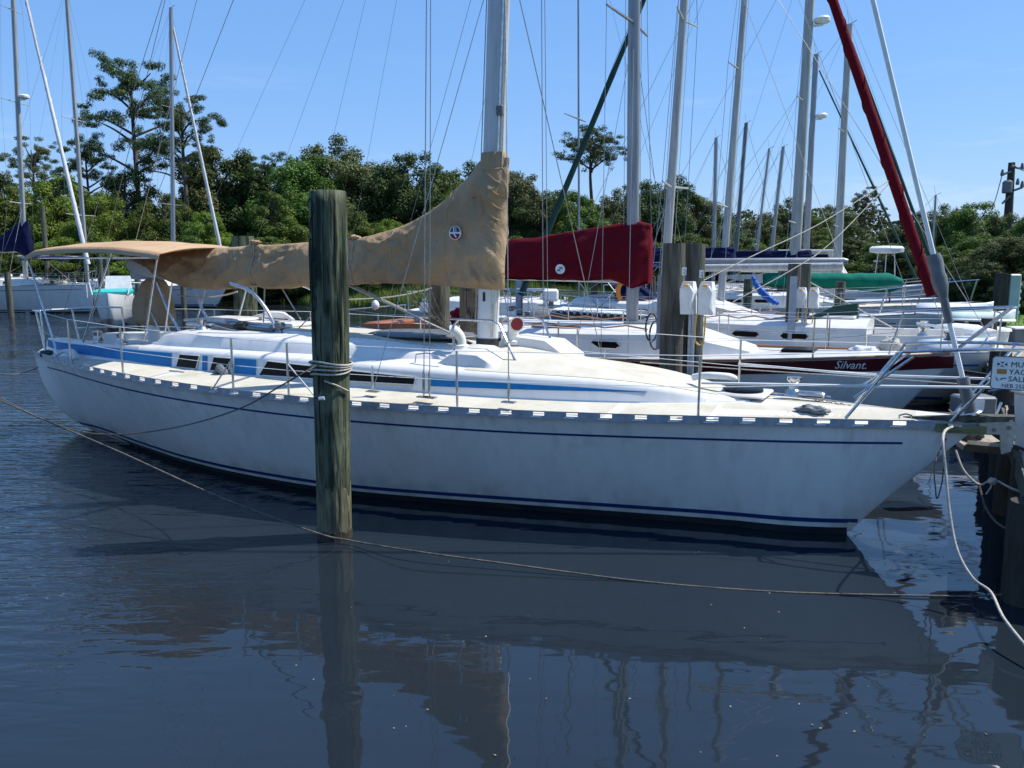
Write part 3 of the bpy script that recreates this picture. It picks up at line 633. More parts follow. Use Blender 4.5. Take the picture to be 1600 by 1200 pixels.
# wheel under its tan cover on a pedestal
BB(MB().tube([(-9.5,0,1.25),(-9.5,0,1.95)], [.09,.07], 12), 'steering_pedestal', whitep, True)
cvp = [(-9.83,1.69),(-9.86,1.85),(-9.80,2.05),(-9.68,2.2),(-9.55,2.33),(-9.4,2.37),(-9.25,2.32),(-9.17,2.15),(-9.10,1.95),(-9.08,1.76),(-9.2,1.70),(-9.5,1.66)]
mb = MB(); rg = []
cc = Vector((-9.47,0,2.0))
for s, off in ((0,-.12),(.6,-.13),(.92,-.09),(1,-.03),(1,.05),(.92,.09),(.5,.1),(0,.1)):
    rg.append([Vector((cc.x+(x-cc.x)*s, off+.02*mn.noise(Vector((x*9,0,z*2))), cc.z+(z-cc.z)*s)) for x, z in cat_curve([(a,b,0) for a,b in cvp+[cvp[0]]],4) for x, z in [(x,z)]] if False else [Vector((cc.x+(p.x-cc.x)*s, off+.025*mn.noise(Vector((p.x*9,0,p.y*2))), cc.z+(p.y-cc.z)*s)) for p in cat_curve([(a,b,0) for a,b in cvp+[cvp[0]]],4)[:-1]])
mb.loft(rg, closed=True, caps=(False, False)); BB(mb, 'wheel_cover', canv, 'all')
# helmsman arch tubes
for a, b in (((-9.05,-.25,2.3),(-8.55,-.25,1.5)),((-9.0,.3,2.3),(-8.5,.3,1.5))): BB(MB().tube([a, Vector(a).lerp(Vector(b),.5)+Vector((-.06,0,0)), b], .02, 8), 'cockpit_guard', steel, True)
BB(MB().tube([(-9.3,-.3,1.62),(-9.15,-.3,1.9),(-9.0,-.3,1.62)], .012, 6), 'compass_guard', steel, True)
# bimini: crowned tan canopy on a tubular frame
mb = MB()
BX0, BX1 = -10.9, -8.15
def bim(x, t, dz=0):
    u = (x-BX0)/(BX1-BX0); z = 2.785+.10*math.sin(math.pi*min(1, u*.95+.06))**.7 - .05*(1-min(1, u/.08)) ; wy = .95
    a = abs(t); z -= .10*a**2.2+(.065 if a > .985 else 0)
    z += .012*mn.noise(Vector((x*2.5, t*2, 0)))
    return (x, t*wy, z+dz)
XX = [BX0+(BX1-BX0)*i/36 for i in range(37)]; TT = [-1,-.985]+[-.9+.1*i for i in range(19)]+[.985,1]
V, Fc = grid(lambda x, t: bim(x, t), XX, TT); V2, F2 = grid(lambda x, t: bim(x, t, -.008), XX, TT); mb.add(V, Fc); mb.add(V2, [f[::-1] for f in F2]); 
BB(mb, 'bimini_canopy', canvp, 'all')
for x in (-10.9, -9.5, -8.3):
    BB(MB().tube([Vector(bim(x, t))-Vector((0,0,.025)) for t in [-.97+.097*i*2 for i in range(11)]], .012, 6), 'bimini_bow', steel, True)
for s in (-1, 1):
    BB(MB().tube([(-10.9, s*.9, 2.66),(-10.25, s*1.0, 1.3)], .0135, 8), 'bimini_pole', steel, True)
    BB(MB().tube([(-9.1, s*.9, 2.72),(-9.75, s*.95, 1.5)], .0135, 8), 'bimini_pole', steel, True)
    BB(MB().tube([(-8.3, s*.85, 2.62),(-8.7, s*.8, 1.55)], .0135, 8), 'bimini_pole', steel, True)
BB(MB().tube([(-10.9,-.88,2.64),(-8.3,-.88,2.64)], .012, 6), 'bimini_rail', steel, True)
# boom with tan sail cover
CTOP = [(-9.72,2.70),(-9.39,2.70),(-8.61,2.755),(-7.6,2.80),(-7.42,2.83),(-7.25,2.81),(-6.3,2.85),(-5.78,2.875),(-5.34,2.95),(-4.97,3.05),(-4.52,3.26),(-4.3,3.42),(-4.1,3.58),(-4.0,3.70),(-3.93,3.73)]
CBOT = [(-9.72,2.66),(-9.45,2.50),(-9.2,2.38),(-9.03,2.31),(-8.7,2.24),(-8.28,2.21),(-7.8,2.235),(-7.45,2.26),(-7.1,2.235),(-6.7,2.27),(-6.2,2.29),(-5.36,2.33),(-4.7,2.32),(-4.2,2.30),(-3.66,2.27)]
BB(MB().loft([[(x, .06*math.cos(a), 2.42+.085*math.sin(a)) for a in [k*math.pi/6 for k in range(12)]] for x in (-9.85,-3.8)]), 'boom', mastp, True)
def cover_pt(x, a):   # a: angle, 0 top, pi bottom
    xn = x
    zt_ = smooth(min(x, -3.93), CTOP); zb__ = smooth(x, CBOT); hgt = zt_-zb__; u = .5-.5*math.cos(a)   # 0 top..1 bottom
    th = lerp(x, [(-9.72,.05),(-9.3,.12),(-8,.16),(-6,.16),(-4.8,.17),(-3.95,.15),(-3.6,.13)])
    prof = (math.sin(math.pi*(.04+.96*u**.8)))**.55 if u < .97 else .35
    prof = (max(0,u)**.45)*(1-max(0, (u-.62)/.38)**2*.62)
    y = th*prof
    z = zt_-hgt*u
    sgn = -1 if a < math.pi else 1
    # lashings cinch the cover; folds radiate from them and droop diagonally
    f = 0
    for lx in (-7.42, -5.78):
        d = abs(x-lx); f -= .07*math.exp(-(d/.10)**2)
    v = Vector((x*2.6+u*2.2, u*1.1, sgn*3))
    rd = 1-abs(mn.noise(v*1.0))*2; rd2 = 1-abs(mn.noise(Vector((x*5-u*3.0, u*1.6, sgn*7))))*2
    f += .042*(rd**3 if rd > 0 else 0) + .026*rd2 + .03*mn.noise(Vector((x*1.3,u*3,sgn))) + .022*max(0,1-abs(mn.noise(Vector((x*1.2+u*1.6, u*5, sgn*5))))*3.5)
    if x > -4.6:   # vertical/diagonal creases near the mast lacing
        f += .05*max(0, 1-abs(mn.noise(Vector((x*5+z*3.5, z*3.0, sgn*2))))*3)*min(1, (x+4.6)*1.6)
    if x < -8.4: f += .05*max(0, 1-abs(mn.noise(Vector((x*3.5+z*6, 2, sgn*2))))*3)
    for lx in (-7.42, -5.78, -9.3): f += .05*math.exp(-abs(x-lx)/.55)*max(0, 1-abs(mn.noise(Vector((math.atan2(z-zt_, x-lx)*3.2, sgn*3, lx))))*3.2)*min(1, abs(x-lx)*5)
    q_ = max(0, (xn+3.80)/.18); y *= math.sqrt(max(0, 1-min(1, q_)**2))
    y = max(.006, y+f*min(1, u*6)*(1 if u < .96 else .3)*max(0, 1-q_*.8))
    zz = z
    if u > .9: zz += .012*mn.noise(Vector((x*4, 9, 0)))
    sh = max(0, min(1, (xn+4.9)/1.28)); sh = sh*sh*(3-2*sh)
    return Vector((x+(mp_(zz).x+.175+.3*f-(-3.62))*sh, sgn*y, zz))
XC = [-9.72+(9.72-3.62)*i/200 for i in range(201)]; NA = 56
rg = []
for x in XC:
    r_ = []
    for k in range(NA):
        a = 2*math.pi*k/NA
        p = cover_pt(x, a+(1e-4 if k == 0 else 0))
        r_.append(p)
    rg.append(r_)
mb = MB(); mb.loft(rg, closed=True, caps=(True, True)); cover = BB(mb, 'sail_cover', canv, 'all')
for sx0 in (-8.75, -6.6, -5.15, -4.35):
    for sd in (0, 1):
        ks = range(2, 27) if not sd else range(30, 54)
        BB(MB().tube([cover_pt(sx0, 2*math.pi*k/56)+Vector((0, (.004 if k < 28 else -.004) if False else (-.003 if cover_pt(sx0, 2*math.pi*k/56).y < 0 else .003), 0)) for k in ks], .0035, 5), 'cover_seam', canvp, True, cover)
# collar of the cover round the mast
rg = []
for i, z in enumerate([3.30,3.42,3.52,3.60,3.66,3.72,3.79]):
    c = mp_(z); g = lerp(z, [(3.3,.20),(3.52,.172),(3.62,.150),(3.79,.142)])
    rg.append([c+Vector((g*math.cos(t)-(.10 if z < 3.5 and math.cos(t) < 0 else 0), (g*.72)*math.sin(t), 0))+Vector((1,1,0)).normalized()*.012*mn.noise(Vector((math.cos(t)*2, math.sin(t)*2, z*12+t))) for t in [k*math.pi/12 for k in range(24)]])
BB(MB().loft(rg), 'cover_collar', canv, 'all', cover)
BB(MB().tube([mp_(3.62)+Vector((.15*math.cos(t),.115*math.sin(t),.02*math.sin(t))) for t in [k*math.pi/8 for k in range(16)]], .008, 6, closed=True), 'collar_cord', canv, True, cover)
# front lacing edge: pleats
mb = MB()
for i in range(9):
    z = 2.34+i*.135; c = mp_(z)+Vector((.16,-.03,0)); mb.tube([c+Vector((0,0,0)), c+Vector((-.05,-.11,.05)), c+Vector((-.13,-.15,.13))], [.012,.010,.003], 5)
BB(mb, 'lacing_pleats', canv, True, cover)
# lashings with knots on top
for lx in (-7.42, -5.78):
    pts = [cover_pt(lx, 2*math.pi*k/28)+Vector((0, (.012 if k > 14 else -.012), 0)) for k in range(1, 28)]
    BB(MB().tube(pts, .008, 6), 'cover_lashing', rope, True, cover)
    zt_ = smooth(lx, CTOP)
    lump((lx, -.01, zt_+.015), (.08,.05,.03), 'lashing_knot', canv, cover, lx, .7, 10)
# boom end: white sail clew showing out of the cover, topping lift
BB(MB().loft([[(-9.95,-.03,2.62),(-9.95,.03,2.62),(-9.95,.03,2.50),(-9.95,-.03,2.50)],[(-9.80,-.07,2.66),(-9.80,.07,2.66),(-9.80,.07,2.44),(-9.80,-.07,2.44)],[(-9.35,-.10,2.66),(-9.35,.10,2.66),(-9.35,.10,2.36),(-9.35,-.10,2.36)]]), 'sail_clew', wcv, 'all')
W(Vector((-9.86,0,2.66)), MT, .004, 'topping_lift', rope); W(Vector((-9.8,-.05,2.62)), mp_(11.2)+Vector((-.1,-.3,0)), .0035, 'lazy_line', rope2)
for a in (-8.6,-7.42,-6.5,-5.8): W(Vector((a,-.02,smooth(a,CTOP))), mp_(9.5 if a < -7 else 11)+Vector((-.1,-.02,0)), .0022, 'lazy_jack', wire, 4)
# emblem on the cover: round badge
EM = bp(711, 364, -.2); 
def cov_y(x, z):
    best = min(((abs(cover_pt(x, math.pi*k/60).z-z), cover_pt(x, math.pi*k/60).y) for k in range(3, 57))); return best[1]
ey = min(cov_y(EM.x+a_, EM.z+b_) for a_ in (-.07,0,.07) for b_ in (-.07,0,.07))-.004
def disc(cx, cz, r, y, a0=0, a1=2*math.pi, n=28, t=.006):
    mb = MB(); pts = [(cx+r*math.cos(a0+(a1-a0)*k/n), cz+r*math.sin(a0+(a1-a0)*k/n)) for k in range(n+(0 if a1-a0 > 6.2 else 1))]
    mb.loft([[(x, y-t, z) for x, z in pts],[(x, y, z) for x, z in pts]]); return mb
em = BB(disc(EM.x, EM.z, .078, ey), 'sail_cover_badge', signw, False)
BB(disc(EM.x, EM.z+.008, .064, ey-.0065, .05, math.pi-.05, t=.002), 'badge_top', inkb, False, em)
BB(disc(EM.x, EM.z-.006, .064, ey-.0065, math.pi+.05, 2*math.pi-.05, t=.002), 'badge_bottom', inkr, False, em)
mb = MB(); mb.box((EM.x-.014, ey-.0095, EM.z+.035), (.013,.002,.06)); mb.box((EM.x+.014, ey-.0095, EM.z+.035), (.006,.002,.058))
mb.add([(EM.x-.022,ey-.0095,EM.z-.008),(EM.x-.004,ey-.0095,EM.z-.008),(EM.x+.026,ey-.0095,EM.z-.05),(EM.x+.008,ey-.0095,EM.z-.05)], [(0,1,2,3)])
BB(mb, 'badge_lines', signw, False, em)
# vang, mainsheet blocks and lines under the boom
for a, b, nme in (((-6.0,0,2.33),(-4.15,-.05,1.68),'boom_vang'),((-6.0,.02,2.33),(-4.3,.12,1.68),'boom_vang'),((-5.98,-.02,2.33),(-6.6,-.15,1.75),'mainsheet'),((-5.95,.05,2.33),(-5.1,.1,2.0),'mainsheet')):
    W(Vector(a), Vector(b), .012 if nme == 'boom_vang' else .008, nme, rope)
mb = MB()
for i in range(5): mb.tube(sag((-5.3+.1*i,.3,2.3),(-4.9+.12*i,.45,1.9-.06*i), .08+.03*i, 8), .007, 5)
BB(mb, 'coiled_lines', rope2, True)
W(Vector((-7.3,0,2.25)), Vector((-7.25,-.1,1.8)), .01, 'mainsheet', rope); W(Vector((-7.0,0,2.25)), Vector((-6.7,.0,1.85)), .01, 'mainsheet', rope)
BB(MB().tube(cat_curve([(-7.35,-.55,2.32),(-7.0,-.55,2.22),(-6.75,-.55,2.0),(-6.62,-.55,1.78)], 6), .022, 8), 'dodger_frame', steel, True)
BB(MB().tube(cat_curve([(-7.3,.55,2.3),(-6.95,.55,2.2),(-6.72,.55,1.98),(-6.6,.55,1.76)], 6), .018, 8), 'dodger_frame', steel, True)
for i, (a, b, r_) in enumerate((((-7.7,-.5,1.80),(-6.7,-.5,1.74),.022),((-7.6,-.42,1.84),(-6.6,-.45,1.78),.018),((-7.7,-.55,1.76),(-7.2,-.6,1.70),.025),((-6.75,-.5,1.9),(-6.55,-.52,1.72),.025))):
    BB(MB().tube([a, b], r_, 8), 'traveller_track', steel if i % 2 else greyp, True)
lump((-6.62,-.5,1.80), (.10,.07,.06), 'mainsheet_block', greyp, boat, 2, .5); lump((-7.25,-.5,1.78), (.10,.06,.05), 'mainsheet_block', rubber, boat, 4, .5)
W(Vector((-8.35,-.6,2.3)), Vector((-8.55,-.6,1.6)), .012, 'awning_pole', steel)
BB(MB().tube(sag((-9.1,.1,2.12),(-8.0,.2,2.18), .06, 8), .01, 6), 'grab_line', rope, True)
BB(MB().tube(cat_curve([(-7.9,.35,1.80),(-7.6,.3,1.86),(-7.3,.35,1.86),(-7.1,.3,1.80)],5), [.03]*5+[.05]*6+[.03]*5, 8), 'rolled_cloth', wcv, True)
lump((-4.9,.15,1.72), (.75,.4,.05), 'folded_awning', greyp, boat, 8, .15, 12)
# rudder blade at the stern
BB(MB().loft([[(-10.75,-.02,-.4),(-10.75,.02,-.4),(-10.75,.02,.16),(-10.75,-.02,.12)],[(-10.5,-.03,-.4),(-10.5,.03,-.4),(-10.5,.03,.1),(-10.5,-.03,.1)]]), 'rudder', antif, False)

# sale sign hung off the pulpit (a thing of its own)
sg = thing('sale_sign', 'white yacht sales sign hanging from the bow rail of the long white sloop', 'sign', O0+Matrix.Rotation(RZ,3,'Z')@Vector((1.2,-.33,1.55)), RZ)
# measured plane
sa = bp(1549, 556, -.335); sb = bp(1549, 607, -.335); 
sgb = top(sg).matrix_basis.inverted() @ boat.matrix_basis
zt0, zb0 = sa.z, sb.z; xl = (sa.x+sb.x)/2
def S(x, z, y=-.335): return sgb @ Vector((x, y, z))
hs = zt0-zb0; wd = .48
rgp = [(xl,zb0+.02),(xl+.02,zb0),(xl+wd-.02,zb0),(xl+wd,zb0+.02),(xl+wd,zt0-.02),(xl+wd-.02,zt0),(xl+.02,zt0),(xl,zt0-.02)]
MB().loft([[S(x,z,-.335) for x,z in rgp],[S(x,z,-.328) for x,z in rgp]]).build('sign_panel', signw, sg)
MB().tube([S(x,z,-.336) for x,z in rgp], .004, 5, closed=True).build('sign_edge', signk, sg)
def tx(s_, x, z, size): text(s_, size, signk, Matrix.Translation(S(x,z,-.3365)) @ Matrix.Rotation(R(90),4,'X'), 'sign_lettering', sg, .001)
lh = hs/5.0
tx('MUS', xl+.135, zt0-1.55*lh, lh*1.15); tx('YACHT', xl+.125, zt0-2.68*lh, lh*1.15); tx('SALES', xl+.125, zt0-3.75*lh, lh*1.15); tx('NEB 252-', xl+.08, zt0-4.72*lh, lh*.85)
MB().box(S(xl+.075, zt0-1.2*lh, -.337), (.07,.003,lh*.7)).build('sign_flag', signk, sg)
f_ = MB(); 
for s in (-1, 1): f_.box(S(xl+.075, zt0-1.2*lh, -.3395), (.075,.002,.012), M=Matrix.Rotation(s*.55,3,'Y'))
f_.build('sign_flag_cross', signw, sg)
MB().box(S(xl+.075, zt0-2.3*lh, -.337), (.07,.003,lh*.75)).build('sign_square', signo, sg)
MB().tube([S(xl+.04,zt0-3.2*lh,-.338),S(xl+.04,zt0-3.6*lh,-.338),S(xl+.06,zt0-3.65*lh,-.338)], .003,4).build('sign_mark', signk, sg)
MB().tube([S(xl+.07,zt0-3.6*lh,-.338),S(xl+.08,zt0-3.35*lh,-.338),S(xl+.11,zt0-3.3*lh,-.338)], .004,4).build('sign_mark', signk, sg)
for q in (.05, .42): MB().tube([S(xl+q,zt0-.01,-.33),S(xl+q+.003,zt0+.035,-.31)], .0035, 5).build('sign_tie', wire, sg)

# ================================================================ PILINGS
def piling(name, label, base, r, h, m, lean=(0,0), group='mooring pilings', n=28, cap=None, r2=None, base_mat=None, seed=0):
    t = thing(name, label, 'piling', base, 0, group); rg = []; hs = 40 if h > 3 and r > .12 and base[1] < 9 else 10
    for i in range(hs+1):
        z = -1.2+(h+1.2)*i/hs; rr = r+((r2 or r)-r)*max(0, z/h)
        rr *= 1-(.06 if i == hs else 0)
        rg.append([Vector((lean[0]*z+rr*math.cos(a)*(1+.05*mn.noise(Vector((math.cos(a)*1.6,math.sin(a)*1.6,z*.35+seed)))+.025*mn.noise(Vector((math.cos(a)*6,math.sin(a)*6,z*.9+seed)))-(.055*max(0,1-abs(mn.noise(Vector((math.cos(a)*9,math.sin(a)*9,z*.7+seed))))*5) if n > 60 else 0)), lean[1]*z+rr*math.sin(a)*(1+.05*mn.noise(Vector((math.sin(a)*1.6,math.cos(a)*1.6,z*.35-seed)))), z)) for a in [2*math.pi*k/n for k in range(n)]])
    MB().loft(rg).build('pile_shaft', m, t, 'all' if n > 60 else True)
    if base_mat: MB().loft([[p*1.0+Vector(((p.x)*.025,(p.y)*.025,0)) for p in ring] for ring in rg if -1.2 <= ring[0].z < base_mat[0]]).build('bare_tide_band', base_mat[1], t, True)
    return t
PB = G(518, 847)
PBs = PB + Vector((0, .14, 0))
fp_ = piling('foreground_piling', 'thick green treated piling standing in the water in front of the white sloop', PBs, .156, 3.22, pilm, (.012,0), n=120, seed=2, r2=.170)
# bare scoured wood near the waterline
mb = MB(); rg = []
for i in range(9):
    z = -.3+.95*i/8; rg.append([Vector((.012*z+.1585*math.cos(a)*(1+.05*mn.noise(Vector((math.cos(a)*1.6,math.sin(a)*1.6,z*.35+2)))), .1585*math.sin(a)*(1+.05*mn.noise(Vector((math.sin(a)*1.6,math.cos(a)*1.6,z*.35-2)))), z+(.9*mn.noise(Vector((math.cos(a)*9, math.sin(a)*9, 5)))-.1 if i == 8 else (.3*mn.noise(Vector((math.cos(a)*9, math.sin(a)*9, 5))) if i == 7 else 0)))) for a in [2*math.pi*k/48 for k in range(48)]])
mb.loft(rg, closed=True, caps=(False, False)).build('bare_tide_band', pilb, fp_, True)
MB().loft([[Vector((.012*z+.164*math.cos(a)*(1+.05*mn.noise(Vector((math.cos(a)*1.6,math.sin(a)*1.6,z*.35+2)))), .164*math.sin(a)*(1+.05*mn.noise(Vector((math.sin(a)*1.6,math.cos(a)*1.6,z*.35-2)))), z+(.05*mn.noise(Vector((math.cos(a)*4,math.sin(a)*4,1))) if z > .05 else 0))) for a in [2*math.pi*k/48 for k in range(48)]] for z in (-.3,0,.085)], closed=True, caps=(False,False)).build('wet_ring', pild, fp_, True)
# long splits and carved grooves
def pil_pt(ang, z, off=.004): return Vector((.012*z+(.162+.012*z/3.2+off)*math.cos(ang), (.162+.012*z/3.2+off)*math.sin(ang), z))
random.seed(3)
for i in range(16):
    a0 = R(random.uniform(195, 345)); z0 = random.uniform(.9, 2.6); ln = random.uniform(.3, .9)
    pts = [pil_pt(a0+.05*mn.noise(Vector((i, z0+ln*k/10*3, 0))), z0+ln*k/10, .001) for k in range(11)]
    MB().tube(pts, [.001]+[.0035]*9+[.001], 5).build('wood_split', mat('split_shadow', (.012,.018,.014), .95) if 'split_shadow' not in MATS else MATS['split_shadow'], fp_, True)
def carve(pts):
    MB().tube([pil_pt(R(a), z, .001) for a, z in pts], .0045, 5).build('carved_groove', MATS['split_shadow'], fp_, True)
for g_ in ([(213,3.12),(222,3.15),(236,3.11),(238,3.03),(225,2.98),(215,2.92),(217,2.85)],[(212,2.79),(240,2.80)],[(216,2.74),(238,2.72),(240,2.62),(226,2.60),(224,2.70)],[(215,2.55),(238,2.56),(238,2.46),(216,2.45)],[(216,2.38),(240,2.38)],[(218,2.30),(238,2.28),(238,2.18),(216,2.16)]): carve(g_)
# rope turns and hook
tn = thing('piling_rope_wrap', 'pale rope wound in turns round the green foreground piling', 'rope', PBs+Vector((0,0,1.6)), 0)
for k in range(4):
    z = 1.585+.028*k; MB().tube([Vector((.012*z+(.182+.004*k)*math.cos(a), (.182+.004*k)*math.sin(a), z-1.6+.022*math.cos(a+.6*k)+.015*math.sin(2*a))) for a in [2*math.pi*j/28 for j in range(28)]], .0095, 7, closed=True).build('rope_turn', rope, tn, True)
MB().tube([pil_pt(R(262), 1.53, .02)-Vector((0,0,1.6)), pil_pt(R(300), 1.48, .02)-Vector((0,0,1.6)), pil_pt(R(335), 1.42, .02)-Vector((0,0,1.6))], .0085, 6).build('rope_tail', rope, tn, True)
hk = thing('piling_hook', 'dark iron hook with pale tip on the green piling below the rope turns', 'hook', PBs+Vector((-.03,-.175,1.45)), 0)
MB().tube([(0,0,.12),(0,-.01,.0),(-.02,-.05,-.07),(-.05,-.055,-.06)], .012, 8).build('hook_iron', rubber, hk, True)
MB().tube([(-.02,-.05,-.075),(.03,-.055,-.07)], .018, 8).build('hook_tip', whitep, hk, True)
# further pilings
def pix_pile(u, vtop, Y, wpx, label, m=pilw, name='mooring_piling', lean=(0,0)):
    p = P(u, YH+60, Y); p.z = 0; z = P(u, vtop, Y).z; return piling(name, label, p, wpx/2/F*Y, z, m, lean, seed=u)
pix_pile(384, 369, 13.5, 35, 'green mooring piling behind the boom of the white sloop, left of the near piling', pilm)
pix_pile(686, 352, 11.6, 34, 'grey weathered piling behind the coachroof, left of the main mast')
pix_pile(733, 352, 11.0, 30, 'brown rope-hung piling directly behind the main mast', pilw)
pix_pile(1051, 380, 10.6, 36, 'left one of the two thick grey pilings that carry the white power boxes')
pix_pile(1083, 381, 10.9, 34, 'right one of the two thick grey pilings that carry the white power boxes')
pix_pile(1239, 412, 15.5, 20, 'left dark piling with a pale metal strip beside the green boom cover')
pix_pile(1257, 412, 15.9, 16, 'right dark piling behind the pale metal strip beside the green boom cover')
pix_pile(78, 322, 48, 7, 'slim grey piling far off behind the navy sail cover'); pix_pile(160, 400, 40, 8, 'slim piling between the left sloop and the teal skiff')
pix_pile(217, 402, 33, 9, 'dark piling right of the teal skiff'); pix_pile(287, 430, 33, 8, 'thin brown piling at the bow of the far white sloop', pilw)
pix_pile(170, 402, 41, 7, 'second slim piling just left of the teal skiff'); pix_pile(15, 425, 39, 9, 'short piling below the navy sail cover')
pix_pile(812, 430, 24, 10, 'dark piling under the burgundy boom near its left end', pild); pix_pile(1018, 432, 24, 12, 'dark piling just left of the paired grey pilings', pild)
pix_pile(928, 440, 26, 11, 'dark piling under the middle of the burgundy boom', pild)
pix_pile(1168, 436, 26, 14, 'green piling beside the hanging blue canvas', pilm); pix_pile(1222, 418, 27, 16, 'green piling just left of the dark paired pilings', pilm)
pix_pile(1312, 440, 26, 15, 'pale wood piling under the green boom cover', pilw); pix_pile(1345, 450, 34, 8, 'thin far piling under the right part of the green cover', pilw)
# pale metal strips on piles, power boxes
def pedestal(u, v, Y, s_, label):
    p = P(u, v, Y); t = thing('power_box', label, 'power box', p, RZ)
    for i, dx in enumerate((-.16, .16)):
        MB().loft([[(dx-.12,-.10,-.32),(dx+.12,-.10,-.32),(dx+.14,.08,-.32),(dx-.12,.08,-.32)],[(dx-.12,-.13,.1),(dx+.12,-.13,.1),(dx+.13,.08,.1),(dx-.12,.08,.1)],[(dx-.09,-.07,.24),(dx+.09,-.07,.24),(dx+.1,.08,.24),(dx-.09,.08,.24)]]).build('box_body', whitep, t, False)
        MB().tube([(dx+.05,-.15,.16),(dx+.12,-.17,.05),(dx+.09,-.2,-.18),(dx+.14,-.14,-.3)], [.03,.035,.035,.028], 8).build('socket_lever', whitep, t, True)
        MB().box((dx,-.14,.18), (.1,.05,.05), bev=.015).build('socket_cover', yell, t)
    for v_ in t.children: pass
    MB().tube(cat_curve([(.02,-.1,-.3),(.02,-.14,-.75),(.16,-.16,-.8),(.17,-.1,-.35)], 6), .016, 7).build('power_cord', yell, t, True)
    for dx in (-.1,-.04): MB().box((dx,-.06,-.95), (.045,.05,1.25)).build('conduit', alum, t)
    t.scale = (s_, s_, s_); return t
pedestal(1090, 462, 10.45, .74, 'pair of white power boxes with yellow plugs on the thick grey pilings')
pedestal(1262, 463, 15.3, .68, 'smaller pair of white power boxes on the dark pilings by the green cover')
def notice(u, v, Y, label):
    p = P(u, v, Y); t = thing('slip_number_plate', label, 'sign', p, 0); MB().box((0,0,0), (.055,.008,.10)).build('plate', signw, t)
    for i in (0, 1): MB().tube([(-.012,-.006,.02-.04*i),(.012,-.006,.02-.04*i),(.012,-.006,-.01-.04*i)], .004, 4).build('plate_digit', signk, t)
notice(1069, 424, 10.38, 'small white number plate on the left thick grey piling'); notice(1096, 428, 10.68, 'small white number plate on the right thick grey piling')
def metal_strip(u, v0, v1, Y, w_, label, m=alum):
    a, b = P(u, v0, Y), P(u, v1, Y); t = MB().box(Vector(((a.x+b.x)/2, Y, (a.z+b.z)/2)), (w_, .05, abs(a.z-b.z))).build('metal_strip', m, None, category='strip', base=(a.x, Y, min(a.z,b.z)), label=label)
stripm = mat('painted_steel_strip', (.36,.39,.45), .5, .1, col2=(.28,.3,.35), scale=6)
metal_strip(1238, 432, 532, 15.2, .12, 'pale grey steel strip running down the dark pilings', stripm)
metal_strip(1031, 430, 545, 11.0, .075, 'pale strip running down just left of the thick grey pilings', stripm)
metal_strip(810, 432, 490, 23.6, .16, 'pale strip down the dark piling under the burgundy boom', stripm)

# ================================================================ ROPES OVER THE WATER
def rope_thing(name, label, pts, r, m, sub=10, cat='rope'):
    p = cat_curve(pts, sub); MB().tube(p, r, 7).build(name, m, None, True, category=cat, label=label, base=tuple(p[0]))
front = PB.y-.04
rope_thing('mooring_rope', 'long dark rope sagging past the foot of the green piling to the dock', [P(-60,598,9.5), P(60,652,8.6), P(180,703,8.0), P(340,775,7.4), P(490,831,front-.03), P(545,844,front-.03), P(640,860,6.9), P(800,882,6.65), P(1000,908,6.4), P(1200,924,6.2), P(1400,930,6.1), P(1530,931,6.05), P(1610,924,6.0)], .0085, rope2)
rope_thing('mooring_rope', 'dark rope curving from the hook on the green piling down to the left water', [P(498,569,front+.0), P(470,585,7.2), P(440,602,7.4), P(380,636,7.8), P(300,662,8.3), P(220,676,8.8), P(150,678,9.2), P(90,664,9.6), P(40,642,9.9), P(-60,590,10.4)], .0075, rope2)
rope_thing('stern_rope', 'short dark rope from the stern of the white sloop to the left edge', [bp(57,576,-.3) and O0+Matrix.Rotation(RZ,3,'Z')@bp(62,573,-.42), P(40,581,13.6), P(10,585,13.4), P(-60,574,13)], .009, rope2)
rope_thing('bow_rope', 'white rope hanging from the bow fairlead down past the dark dock pilings', [O0+Matrix.Rotation(RZ,3,'Z')@Vector((.85,-.19,1.165)), P(1474,680,6.35), P(1478,740,6.2), P(1484,800,6.1), P(1496,860,5.95), P(1520,903,5.8), P(1548,925,5.7), P(1570,968,5.3), P(1625,1035,4.9)], .0105, rope)
rope_thing('loop_of_rope', 'thin dark and white rope loop hanging under the bow', [O0+Matrix.Rotation(RZ,3,'Z')@Vector((.86,.12,1.12)), P(1462,720,7.0), P(1462,768,7.0), P(1465,778,7.0), P(1472,752,7.0), P(1476,715,7.0), P(1476,690,7.0)], .006, rope2)
rope_thing('dock_rope', 'white rope looping from below the anchor roller to the dock piling', [P(1493,703,7.5), P(1506,735,7.4), P(1530,757,7.3), P(1552,750,7.2), P(1585,765,7.0), P(1620,775,6.9)], .010, rope)
rope_thing('dock_rope', 'grey rope hanging between the two dark dock pilings at the right edge', [P(1528,752,7.4), P(1540,792,7.2), P(1556,815,6.9), P(1576,828,6.6), P(1600,842,6.4)], .010, rope2)
rope_thing('bow_spring_rope', 'taut pale line from the thick grey pilings to the bow of the white sloop', [P(1000,566,10.0), P(1200,580,9.2), P(1340,589,8.6), P(1540,603,7.9)], .007, rope)
rope_thing('slip_rope', 'long pale rope rising from the grey pilings up to the burgundy furled jib', [P(1100,438,10.5), P(1180,398,10.9), P(1280,350,11.5), P(1388,283,12.2)], .007, rope)
rope_thing('slip_rope', 'second pale rope rising under the first towards the furled burgundy jib', [P(1145,472,10.8), P(1240,420,11.2), P(1300,378,11.6), P(1388,288,12.2)], .007, rope)
rope_thing('slip_rope', 'pale rope strung low behind the mast from the boom to the brown piling', [P(545,468,11.0), P(600,465,11.1), P(640,459,11.2), P(675,450,11.3)], .008, rope)

